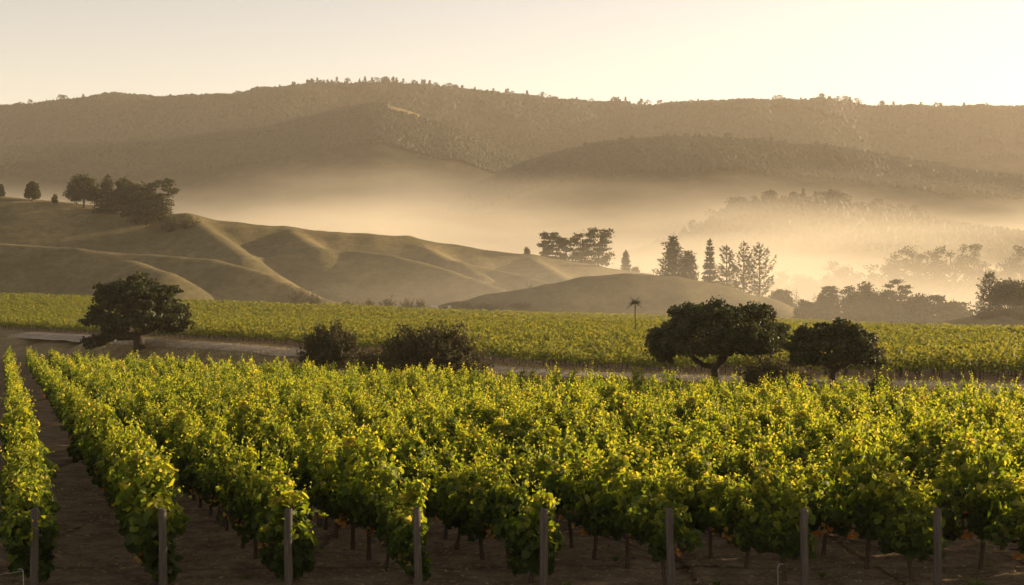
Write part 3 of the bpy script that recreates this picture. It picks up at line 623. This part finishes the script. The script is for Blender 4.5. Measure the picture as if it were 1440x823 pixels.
# ------------------------------------------------------------------ far vineyard beyond the track
def far_vine(seed, n, size):
    r = np.random.default_rng(seed); g = Geo(); x = r.uniform(-.8, .8, n); z = .5 + 1.05 * r.random(n) ** .75; top = z > 1.25
    y = r.normal(0, .26, n); p = np.stack([x, y, z + np.where(top, r.uniform(-.1, .28, n), 0)], -1)
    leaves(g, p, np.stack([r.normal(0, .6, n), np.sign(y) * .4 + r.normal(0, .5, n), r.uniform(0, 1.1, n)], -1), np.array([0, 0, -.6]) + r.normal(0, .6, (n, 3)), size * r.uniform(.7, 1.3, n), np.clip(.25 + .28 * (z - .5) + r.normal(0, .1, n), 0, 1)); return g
fvA = [Packed(far_vine(k, 130, .22)) for k in range(6)]; fvB = [Packed(far_vine(20 + k, 66, .32)) for k in range(6)]
V = []
fa = math.atan2(-LN[0], LN[1]) + .06; fd = np.array([math.cos(fa), math.sin(fa)]); fn = np.array([-fd[1], fd[0]])
for c in np.arange(-60, 520, 2.3):
    for s in np.arange(-520, 330, 1.6):
        V.append(fd * s + fn * c)
V = np.array(V) + rng.normal(0, .12, (len(V), 2)); X, Y = V.T; D = road_d(X, Y)
far_edge = np.interp(X / np.maximum(Y, 1), [-.45, -.36, -.1, 0, .1, .2, .36, .45], [425, 415, 400, 392, 385, 365, 322, 310])
pxl = CX + X / np.maximum(Y, 1) * F; gap = np.abs(Y - np.interp(pxl, [0, 260, 900, 1100, 1440], [352, 338, 290, 262, 232])) < 3.2
ok = (D > 18.2) & (Y < far_edge) & (np.abs(X) < .375 * Y + 4) & (Y > 50) & ~gap; X, Y, D = X[ok], Y[ok], D[ok]; n = len(X); print('far vines', n)
pos = np.stack([X, Y, ground_z(X, Y)], -1); rot = fa + np.pi * rng.integers(0, 2, n); scl = np.stack([np.ones(n), rng.uniform(.85, 1.2, n), rng.uniform(.75, 1.3, n) * (1 + .35 * fbm(X * .05, Y * .05))], -1)
g = Geo(); a_ = D < 90; scatter(g, fvA, rng.integers(0, 6, a_.sum()), pos[a_], rot[a_], scl[a_]); a_ = ~a_; scatter(g, fvB, rng.integers(0, 6, a_.sum()), pos[a_], rot[a_], scl[a_])
tag(g.build('far_vineyard', M['far_vine_leaf']), 'wide yellow green vineyard block beyond the dirt track', 'vineyard', kind='stuff')
a_ = D < 32; g = Geo(); scatter(g, trk_p, np.zeros(a_.sum(), int), pos[a_], rot[a_], scl[a_])
tag(g.build('far_vineyard_trunks', M['vine_bark']), 'dark vine trunks along the front of the far vineyard', 'vineyard', kind='stuff')

# ------------------------------------------------------------------ trees and bushes along the track
TM = (M['bark'], M['tree_leaf']); CM = (M['bark'], M['conifer_leaf']); SM = (M['bark'], M['shrub_leaf'])
def track_tree(px, d, py_top, half_w, seed, th, r0, nc, per, z0, lob, lab, cr, **kw):
    Y = (62.8 + d) / (LN[1] + LN[0] * (px - CX) / F); s = Y / F; x = (px - CX) * s; zb = float(ground_z(np.array([x]), np.array([Y]))[0]) - .05
    H = CAMZ + (HY - py_top) * s - zb; loc_z = lambda py: CAMZ + (HY - py) * s - zb
    L = [((qx - px) * s, 0, loc_z(qy), sp * s, n) for qx, qy, sp, n in lob]
    return plant_thing('oak_tree', broadleaf(seed, H, half_w * s, loc_z(th), r0 * s, nc, 4.0 * s, per, loc_z(z0) / H, cr=cr, lobes=L, **kw), (x, Y, zb), lab, 'tree', TM)
track_tree(195, 9, 392, 62, 5, 468, 8, 330, 58, 464, [(128, 482, 8, 10), (141, 477, 8, 9), (157, 471, 8, 9), (172, 468, 8, 6), (256, 456, 11, 14), (250, 440, 12, 14), (136, 444, 12, 14), (150, 462, 10, 8), (238, 462, 10, 9)], 'wide dark oak with a low drooping limb beside the farm track', (.28, .50), tint_=(.1, .8), flat=.5, skip=.1, topflat=.75)
track_tree(1006, 8, 427, 88, 12, 516, 6, 520, 62, 503, [(924, 494, 11, 12), (932, 502, 9, 8), (1084, 486, 13, 12), (1090, 468, 11, 10), (926, 476, 12, 12), (960, 488, 10, 8)], 'broad dome-shaped dark tree with forked trunk by the track', (.24, .44), tint_=(.1, .8), skip=.05, topflat=.8)
track_tree(1172, 8, 452, 60, 23, 524, 5, 330, 52, 517, [(1118, 488, 9, 8), (1228, 498, 9, 9), (1234, 512, 7, 6), (1122, 470, 9, 6), (1222, 476, 9, 6)], 'smaller dark bushy tree with ragged top next to the broad tree', (.22, .46), tint_=(.1, .9), skip=.1)
def shrub(px, d, py_top, w, seed, shoots, leaf, per, lab, Y=None, **kw):
    if Y is None: Y = (62.8 + d) / (LN[1] + LN[0] * (px - CX) / F)
    s = Y / F; x = (px - CX) * s; zb = float(ground_z(np.array([x]), np.array([Y]))[0]) - .1; H = CAMZ + (HY - py_top) * s - zb
    return plant_thing('shrub', bush(seed, w / 2 * s, H, shoots, leaf * s, per, **kw), (x, Y, zb), lab, 'shrub', SM, part_names=('stem', 'foliage'))
shrub(608, 8, 459, 168, 3, 640, 4.4, 84, 'large rounded olive shrub with feathery edges beside the track', spiky=.32, upright=1.0, tint_=(0, .5))
shrub(466, 9, 456, 98, 4, 320, 4.2, 76, 'dark spiky-topped shrub beside the large rounded shrub', spiky=.4, upright=.6, tint_=(0, .45))
shrub(525, 9, 486, 90, 5, 150, 3.6, 44, 'low scrubby bush filling the gap between two larger shrubs', spiky=.5, upright=.8)
shrub(1092, 10, 498, 120, 6, 220, 3.8, 50, 'low dark hedge-like bush between the two track-side trees', spiky=.45, upright=.8, tint_=(0, .5))
shrub(1238, 9, 520, 48, 8, 90, 3.6, 34, 'small scrubby bush at the foot of the ragged tree', spiky=.5, upright=.8)
shrub(683, 0, 451, 20, 7, 90, 2.4, 34, 'small dark round bush alone in the far vineyard', Y=255, spiky=.4, upright=.7, tint_=(0, .4))
# spindly palm in the far vineyard
Y = 185; s = Y / F; x, _, z = on_land(893, Y); o = empty('palm_tree', (x, Y, z)); tag(o, 'thin spindly palm with star-shaped head standing in the far vineyard', 'palm')
hp = CAMZ + (HY - 426) * s - z; g = Geo(); tube(g, [(0, 0, -.3), (.03, 0, hp * .5), (0, 0, hp)], np.array([.11, .07, .07]), 7); g.build('trunk', M['bark'], o, True)
g = Geo()
for k in range(16):
    a = k / 16 * 6.283; e = rng.uniform(-.5, 1.0); L = rng.uniform(1.0, 1.3); t = np.linspace(.1, 1, 12); d = np.array([math.cos(a) * math.cos(e), math.sin(a) * math.cos(e), math.sin(e)])
    pt = d[None] * (t * L)[:, None] + np.array([0, 0, hp]) + np.array([0, 0, -.45])[None] * (t ** 2)[:, None] * L * .5
    tube(g, pt, np.linspace(.03, .01, 12), 4, .4, cap=False)
    for sg in (-1, 1): leaves(g, pt, np.tile([0, 0, 1.], (12, 1)) + rng.normal(0, .3, (12, 3)), d[None] * .6 + sg * np.array([-math.sin(a), math.cos(a), -.2])[None] + rng.normal(0, .15, (12, 3)), .42 * (1.1 - t * .6), .4, asp=.22)
g.build('crown', M['conifer_leaf'], o)

# ------------------------------------------------------------------ trees on the grassy hill and the knoll
def hill_tree(kind, px, py_top, w, Y, seed, lab, name=None, grp=None, sink=.3, base=None, **kw):
    x, _, z = on_land(px, Y); s = Y / F; top = CAMZ + (HY - py_top) * s; z = z - sink if base is None else CAMZ + (HY - base) * s; H = max(top - z, 2.0); Rx = w / 2 * s
    pxm = s                                               # metres per photograph pixel
    if kind == 'broad': parts = broadleaf(seed, H, Rx, H * kw.get('th', .22), .05 * H * .6, kw.get('nc', 80), 2.8 * pxm, 70, kw.get('cz', .15), cr=(.9, 1.5), flat=.6, skip=kw.get('skip', .1)); mats = TM; nm = 'broadleaf_tree'
    elif kind == 'bush': parts = bush(seed, Rx, H, kw.get('ns', 90), 1.4 * pxm * 1.3, 22, spiky=.45, upright=.7, tint_=(0, .6)); mats = SM; nm = 'bush'
    elif kind == 'cypress': parts = layered_tree(seed, H, Rx, 2.4 * pxm, 70, kw.get('tiers', 7), kw.get('wind', .2), .022 * H); mats = TM; nm = 'cypress_tree'
    else: parts = conifer(seed, H, Rx, 3.6 * pxm, kw.get('wh', 16), kind, kw.get('per', 18), .018 * H, kw.get('z0', .06)); mats = CM; nm = 'conifer_tree'
    return plant_thing(name or nm, parts, (x, Y, z), lab, 'bush' if kind == 'bush' else 'tree', mats, grp, part_names=('stem', 'foliage') if kind == 'bush' else ('trunk', 'crown'))
G_ = 'dark trees on the crest of the grassy hill'
hill_tree('broad', -1, 261, 9, 632, 31, 'dark tree cut off by the picture edge on the grassy hill', grp=G_)
hill_tree('broad', 45, 256, 15, 632, 32, 'small lone tree on the bare crest of the grassy hill', grp=G_, th=.3)
hill_tree('bush', 77, 274, 11, 632, 33, 'tiny round bush on the crest near the lone tree', grp=G_)
hill_tree('broad', 118, 247, 44, 628, 34, 'wide open-crowned tree starting the hilltop grove', grp=G_, nc=85, cz=.22, th=.3)
hill_tree('fir', 151, 247, 36, 625, 35, 'pointed dark conifer within the hilltop grove', grp=G_, wh=18, per=22)
hill_tree('broad', 172, 254, 26, 622, 36, 'narrow upright tree midway along the hilltop grove', grp=G_, cz=.08)
hill_tree('broad', 186, 259, 26, 620, 37, 'round-topped tree beside the narrow upright grove tree', grp=G_, cz=.05)
hill_tree('broad', 206, 263, 40, 616, 38, 'low dense dark tree in the thick of the hilltop grove', grp=G_, nc=90, cz=.02)
hill_tree('cypress', 228, 250, 40, 612, 39, 'tall flat-topped tree with gaps ending the hilltop grove', grp=G_, wind=.05, tiers=9)
hill_tree('bush', 262, 303, 48, 610, 40, 'dark scrub below the flat-topped grove tree', grp=G_)
hill_tree('bush', 238, 290, 30, 610, 140, 'thick undergrowth at the foot of the hilltop grove', grp=G_)
G_ = 'windswept trees beyond the grassy hill'
hill_tree('bush', 741, 348, 9, 640, 41, 'tiny bush on the hill crest before the windswept trees', grp=G_)
hill_tree('cypress', 772, 326, 32, 655, 42, 'first windswept tree standing tall beside the tiny crest bush', grp=G_, wind=.0)
hill_tree('cypress', 795, 333, 36, 656, 43, 'low-canopied windswept tree second in its clump', grp=G_, wind=.1)
hill_tree('cypress', 818, 327, 40, 657, 44, 'broad windswept tree in the middle of its clump', grp=G_, wind=.1)
hill_tree('cypress', 841, 321, 46, 655, 45, 'tallest windswept tree with branches reaching over the slope', grp=G_, wind=.15, tiers=8)
hill_tree('fir', 880, 354, 11, 640, 46, 'slim little conifer alone past the windswept trees', grp=G_, wh=10, base=382)
hill_tree('bush', 893, 375, 12, 640, 47, 'little shrub at the foot of the slim conifer', grp=G_, base=383)
G_ = 'tall conifers behind the grass knoll'
hill_tree('pinefir', 946, 333, 46, 462, 48, 'tallest dense conifer with twin tips behind the knoll', grp=G_, wh=26, per=40)
hill_tree('pinefir', 968, 354, 36, 460, 49, 'shorter dense conifer leaning on the tallest one', grp=G_, wh=22, per=34)
hill_tree('fir', 998, 337, 26, 464, 50, 'slim pointed spire-shaped fir between the conifer clumps', grp=G_, wh=28, per=30)
hill_tree('pine', 1022, 346, 34, 462, 51, 'open pine just past the slim fir', grp=G_, wh=15, per=34)
hill_tree('pine', 1046, 341, 38, 460, 52, 'open pine with upswept branches in the middle of three', grp=G_, wh=15, per=34)
hill_tree('pine', 1068, 343, 46, 457, 53, 'outer open pine with long upswept feathery branches', grp=G_, wh=16, per=34)
hill_tree('bush', 1030, 375, 60, 456, 54, 'dark understorey bush below the three open pines', grp=G_, ns=140)
hill_tree('broad', 1100, 408, 30, 445, 55, 'small round tree below the pines at the knoll foot', grp=G_, cz=.02, base=440)
hill_tree('bush', 745, 394, 16, 520, 56, 'small dark bush on the shaded knoll shoulder', grp=G_)
G_ = 'bushes along the foot of the grassy hill'
for k, (px, pt, w, Yb, lab) in enumerate([(420, 396, 44, 452, 'large dark bush where the front spur meets the vineyard'), (440, 410, 24, 448, 'lower bush beside the large spur-end bush'), (492, 421, 36, 425, 'low bush starting the hedge at the vineyard end'), (520, 418, 30, 428, 'second low bush of the vineyard-end hedge'), (545, 415, 34, 430, 'rounded bush midway along the vineyard-end hedge'), (572, 416, 30, 430, 'bush near the end of the hedge beside the white shed'), (592, 418, 16, 432, 'narrow upright bush next to the white shed'), (655, 424, 44, 428, 'low bush just past the white shed'), (690, 425, 46, 426, 'wide low bush at the foot of the knoll'), (735, 424, 50, 424, 'last low bush of the hedge below the knoll')]):
    hill_tree('bush', px, pt, w, Yb, 60 + k, lab, grp=G_, ns=70)

# ------------------------------------------------------------------ hazy tree line on the far side of the valley floor
G_ = 'dark tree line at the edge of the far vineyard'
for k, (kind, px, pt, w, Yb, lab) in enumerate([
    ('broad', 1137, 424, 34, 415, 'low bush-like tree starting the dark tree line'), ('broad', 1160, 414, 34, 418, 'rounded tree near the start of the dark tree line'),
    ('cypress', 1178, 400, 48, 420, 'flat-topped tree with gaps in its trunk line'), ('broad', 1204, 412, 40, 418, 'dense tree between the flat-topped pair'), ('broad', 1219, 401, 46, 420, 'broad flat-topped tree in the middle of the tree line'),
    ('broad', 1242, 412, 34, 416, 'dense lower tree beside the ball-crowned tree'), ('cypress', 1265, 390, 42, 422, 'taller ball-crowned tree standing above the tree line'), ('broad', 1270, 420, 40, 414, 'low dense tree under the ball-crowned tree'),
    ('broad', 1294, 416, 34, 414, 'pointed low tree past the ball-crowned tree'), ('broad', 1316, 418, 36, 412, 'small domed tree towards the end of the tree line'), ('broad', 1345, 423, 44, 410, 'last rounded tree ending the dark tree line')]):
    hill_tree(kind, px, pt, w, Yb, 80 + k, lab, grp=G_, cz=.02, th=.35 if kind == 'cypress' else .15, wind=.02)
G_ = 'trees on the dark mound'
hill_tree('pinefir', 1391, 384, 44, 342, 95, 'spiky conifer rising from the dark mound', grp=G_, wh=14, per=26)
hill_tree('broad', 1420, 395, 46, 345, 96, 'rounded tree beside the spiky conifer on the mound', grp=G_, cz=.1, th=.3)
hill_tree('broad', 1446, 402, 40, 340, 97, 'tree cut off by the picture edge on the dark mound', grp=G_, cz=.05)
for k, (px, pt, w, Yb, lab) in enumerate([(1385, 430, 50, 334, 'low dark bush on the near flank of the mound'), (1420, 424, 60, 335, 'thick dark bush covering the mound top'), (1446, 430, 50, 331, 'bush at the picture edge in front of the mound')]):
    hill_tree('bush', px, pt, w, Yb, 100 + k, lab, grp=G_, ns=110)
G_ = 'pale trees in the fog behind the tree line'
for k, (px, pt, w, Yb, lab) in enumerate([
    (1098, 384, 40, 800, 'pale fogged tree nearest the pines'), (1128, 380, 36, 800, 'pale fogged tree with a small peak past the pines'), (1165, 374, 40, 790, 'pale open-crowned tree with bright gaps'), (1188, 372, 34, 790, 'pale upright tree beside the open-crowned one'), (1206, 380, 30, 795, 'small pale tree dipping before the tall fogged grove'),
    (1232, 372, 36, 760, 'first rising tree of the tall fogged grove'), (1256, 362, 40, 755, 'second tree of the tall fogged grove'), (1280, 352, 44, 750, 'tall pale tree with a domed top in the grove'), (1302, 354, 36, 750, 'pale tree just before the tallest of the grove'), (1325, 350, 40, 750, 'pale tree touching the tallest of the grove'),
    (1348, 344, 44, 750, 'tallest pale tree at the top of the fogged grove'), (1368, 352, 34, 752, 'ragged pale tree with holes at the grove end'), (1395, 370, 40, 755, 'low pale tree in the dip past the fogged grove'), (1420, 360, 36, 750, 'pale tree rising again by the picture edge'), (1442, 352, 40, 748, 'pale tall tree cut by the picture edge')]):
    hill_tree('broad', px, pt, w * 1.25, Yb, 110 + k, lab, grp=G_, cz=.02, nc=60)
for k, (px, pt, w, Yb, lab) in enumerate([(1120, 408, 18, 560, 'faint round bush in the fog before the pale trees'), (1148, 411, 16, 560, 'second faint bush in the fog before the pale trees')]):
    hill_tree('bush', px, pt, w, Yb, 130 + k, lab, grp=G_)

# small pale buildings half hidden at the foot of the hills
def shed(px, py_top, wpx, hpx, Y, lab):
    s = Y / F; x, _, z = on_land(px, Y); w = wpx * s; h = hpx * s; z = CAMZ + (HY - py_top) * s - h
    o = empty('farm_shed', (x, Y, z)); tag(o, lab, 'shed'); g = Geo(); box(g, (0, 0, h * .3 - .4), (w, w * .7, h * .6 + .8)); g.build('wall', M['white'], o)
    g = Geo(); a, b = w * .55, w * .42; z0 = h * .6 + .003; g.add([(-a, -b, z0), (a, -b, z0), (a, b, z0), (-a, b, z0), (-a, 0, h), (a, 0, h)], [[0, 1, 5, 4], [2, 3, 4, 5]]); g.add([(-a, -b, z0), (-a, 0, h), (-a, b, z0)], [[0, 1, 2]]); g.add([(a, -b, z0), (a, b, z0), (a, 0, h)], [[0, 1, 2]]); g.build('roof', M['roof'], o)
    g = Geo(); box(g, (w * .15, -w * .35 - .01, h * .2), (w * .2, .04, h * .4)); g.build('door', M['dark'], o)
shed(611, 430, 9, 3.6, 424, 'tiny white farm shed among bushes at the hill foot')
shed(632, 430, 4, 5, 424, 'narrow white hut just past the tiny farm shed')

# ------------------------------------------------------------------ woods on the far hills
def blob(seed, tall):
    r = np.random.default_rng(seed); th = np.arange(6) / 6 * 6.283; V = []; prof = [(.0, .55), (.3, 1.0), (.65, .75)] if not tall else [(.0, .8), (.35, .7), (.7, .38)]
    for z, w in prof: V += [(math.cos(a) * w * r.uniform(.75, 1.2), math.sin(a) * w * r.uniform(.75, 1.2), z + r.uniform(-.08, .08)) for a in th]
    V.append((0, 0, 1.0)); Fq = [[k * 6 + j, k * 6 + (j + 1) % 6, (k + 1) * 6 + (j + 1) % 6, (k + 1) * 6 + j] for k in range(2) for j in range(6)]
    g = Geo(); g.add(V, Fq, .5); g2 = [[12 + j, 12 + (j + 1) % 6, 18] for j in range(6)]; g.f.append(np.array(g2)); g.t.append(np.full(6, .5)); return g
blobs = [Packed(blob(k, k % 2)) for k in range(6)]
def crest_tree(seed, tall):                              # leafier trees for the skylines
    r = np.random.default_rng(seed); g = Geo(); m = 90; z = r.random(m) ** .8
    w = (.30 * (1.05 - z) if tall else .42 * np.sqrt(np.clip(1 - (z * 1.9 - .95) ** 2, .05, 1))); a = r.uniform(0, 6.283, m); q = np.sqrt(r.random(m))
    leaves(g, np.stack([np.cos(a) * w * q, np.sin(a) * w * q, .12 + .85 * z], -1), rnd_dirs(m, r), np.array([0, 0, .5]) + rnd_dirs(m, r), .15, .5, asp=.8); 
    t = Geo(); tube(t, [(0, 0, -.1), (0, 0, .8)], np.array([.03, .01]), 4); return t, g
def woods(hill, n, h, name, lab, cover=None, px=(-60, 1500), dmax=.9):
    X = rng.uniform(hill.x[0], hill.x[-1], n * 3); Y = hill.D - hill.wf * dmax * rng.random(n * 3) ** .9 + 15; q = CX + X / Y * F
    k = (q > px[0]) & (q < px[1]) & (fbm(X * .008, Y * .008, 3) > -.22)
    if cover is not None: k &= cover(q, X, Y)
    X, Y = X[k][:n], Y[k][:n]; n = len(X); Z = hill.height(X, Y); s = h * rng.uniform(.5, 1.2, n)
    g = Geo(); scatter(g, blobs, rng.integers(0, 6, n), np.stack([X, Y, Z - s * .15], -1), rng.uniform(0, 6.28, n), np.stack([s * .5, s * .5, s], -1)); tag(g.build(name, M['forest_leaf'], smooth=True), lab, 'woods', kind='stuff')
woods(h_ridge, 34000, 9, 'ridge_forest', 'dark forest clothing the far ridge', dmax=.5)
woods(h_dark, 24000, 6.5, 'dark_hill_forest', 'close scrub forest on the long dark hill', dmax=.42)
woods(h_left, 26000, 6, 'bare_hill_scrub', 'dark scrub over the shaded side of the bare-topped hill', cover=lambda q, X, Y: (q < 545) | (Y < 1990), dmax=.4)
woods(h_fog, 4500, 6, 'fog_hill_forest', 'pale woodland on the hill wrapped in fog', dmax=.7)
def crest(hill, pxs, hmin, hmax, name, lab, cat, grp, tallp):
    meshes = []
    for k in range(6):
        t, c = crest_tree(500 + k, k < 6 * tallp); meshes.append((t.mesh('trunk', M['bark']), c.mesh('crown', M['forest_leaf'])))
    for p in pxs:
        Yq = hill.D - rng.uniform(0, 14); x = (p - CX) / F * Yq; z = float(hill.height(np.array([x]), np.array([Yq]))[0]) - .5; t, c = meshes[int(rng.integers(6))]; h = rng.uniform(hmin, hmax)
        o = empty(name, (x, Yq, z), rng.uniform(0, 6.28)); w = h * rng.uniform(.9, 1.5); o.scale = (w, w, h); tag(o, lab, cat, grp)
        for nm, me in (('trunk', t), ('crown', c)):
            q = bpy.data.objects.new(nm, me); col.objects.link(q); q.parent = o
pr = np.concatenate([rng.uniform(390, 660, 92), rng.uniform(660, 930, 50), rng.uniform(960, 1200, 54), rng.uniform(1200, 1440, 24), rng.uniform(0, 390, 30)])
crest(h_ridge, pr, 7, 17, 'ridge_tree', 'small dark tree on the skyline of the far mountain ridge', 'tree', 'trees along the far skyline', .6)
crest(h_fog, np.concatenate([rng.uniform(1025, 1090, 14), rng.uniform(1100, 1190, 18), rng.uniform(1190, 1300, 9), rng.uniform(960, 1025, 5)]), 6, 12, 'fogged_tree', 'pale tree on the crest of the fog-wrapped low hill', 'tree', 'trees on the crest of the fogged hill', .2)
crest(h_dark, rng.uniform(740, 1330, 60), 6, 10, 'hill_tree', 'tiny tree on the crest of the long dark hill', 'tree', 'trees on the crest of the dark hill', .3)

# ------------------------------------------------------------------ air: even haze over the whole place, and low fog banks lying in the valley
HAZE = 1.0e-4
g = Geo(); box(g, (0, 1500, 233), (5200, 4400, 500)); o = g.build('haze', volume_mat('haze_air', HAZE, (1.0, .91, .76), .35)); tag(o, 'thin golden morning haze filling the valley', 'haze', kind='stuff')
def fog_bank():
    m, nt, out = new_mat('valley_fog'); v = N(nt, 'ShaderNodeVolumePrincipled'); v.inputs['Color'].default_value = (1.0, .93, .78, 1); v.inputs['Anisotropy'].default_value = .22; v.inputs['Density Attribute'].default_value = ''
    ge = N(nt, 'ShaderNodeNewGeometry'); sp = N(nt, 'ShaderNodeSeparateXYZ'); nt.links.new(ge.outputs['Position'], sp.inputs[0])
    def ma(op, a, b=0.0, c=0.0, clamp=False):
        n = N(nt, 'ShaderNodeMath', operation=op, use_clamp=clamp)
        for s_, q in zip(n.inputs, (a, b, c)):
            if isinstance(q, (int, float)): s_.default_value = q
            else: nt.links.new(q, s_)
        return n.outputs[0]
    def ns(sx, sy, sz, detail):
        mp = N(nt, 'ShaderNodeMapping'); mp.inputs['Scale'].default_value = (sx, sy, sz); nt.links.new(ge.outputs['Position'], mp.inputs[0])
        n = N(nt, 'ShaderNodeTexNoise'); n.inputs['Scale'].default_value = 1; n.inputs['Detail'].default_value = detail; nt.links.new(mp.outputs[0], n.inputs['Vector']); return n.outputs[0]
    n1 = ns(.0022, .0010, .006, 3); n2 = ns(.0035, .0009, .026, 4)
    top = ma('MULTIPLY_ADD', ma('SUBTRACT', sp.outputs['Y'], 700.0), FOG_RISE, FOG_TOP)
    top = ma('MAXIMUM', ma('MULTIPLY_ADD', ma('SUBTRACT', n1, .5), FOG_WAVE, top), 32.0)
    t = ma('SUBTRACT', 1.0, ma('DIVIDE', sp.outputs['Z'], top), clamp=True)
    d = ma('POWER', t, 1.6)
    d = ma('MULTIPLY', d, ma('MULTIPLY_ADD', ma('SUBTRACT', n2, .5), 6.0, 1.0, clamp=False))
    d = ma('MAXIMUM', d, 0.0)
    d = ma('MULTIPLY', d, ma('MULTIPLY', ma('MAXIMUM', ma('DIVIDE', ma('SUBTRACT', sp.outputs['Y'], 500.0), 280.0, clamp=True), ma('DIVIDE', ma('SUBTRACT', ma('MULTIPLY_ADD', sp.outputs['X'], 1.2, sp.outputs['Y']), 250.0), 1000.0, clamp=True)), ma('DIVIDE', ma('SUBTRACT', 1900.0, sp.outputs['Y']), 250.0, clamp=True)))
    nt.links.new(ma('MULTIPLY', d, FOG_D), v.inputs['Density']); nt.links.new(v.outputs[0], out.inputs['Volume'])
    g = Geo(); box(g, (0, 1040, 105), (4400, 1720, 250)); o = g.build('fog_bank', m); tag(o, 'bright morning fog lying in the valley between the hills', 'fog', kind='stuff')
FOG_D, FOG_TOP, FOG_RISE, FOG_WAVE = .0115, 34.0, .128, 110.0
fog_bank()
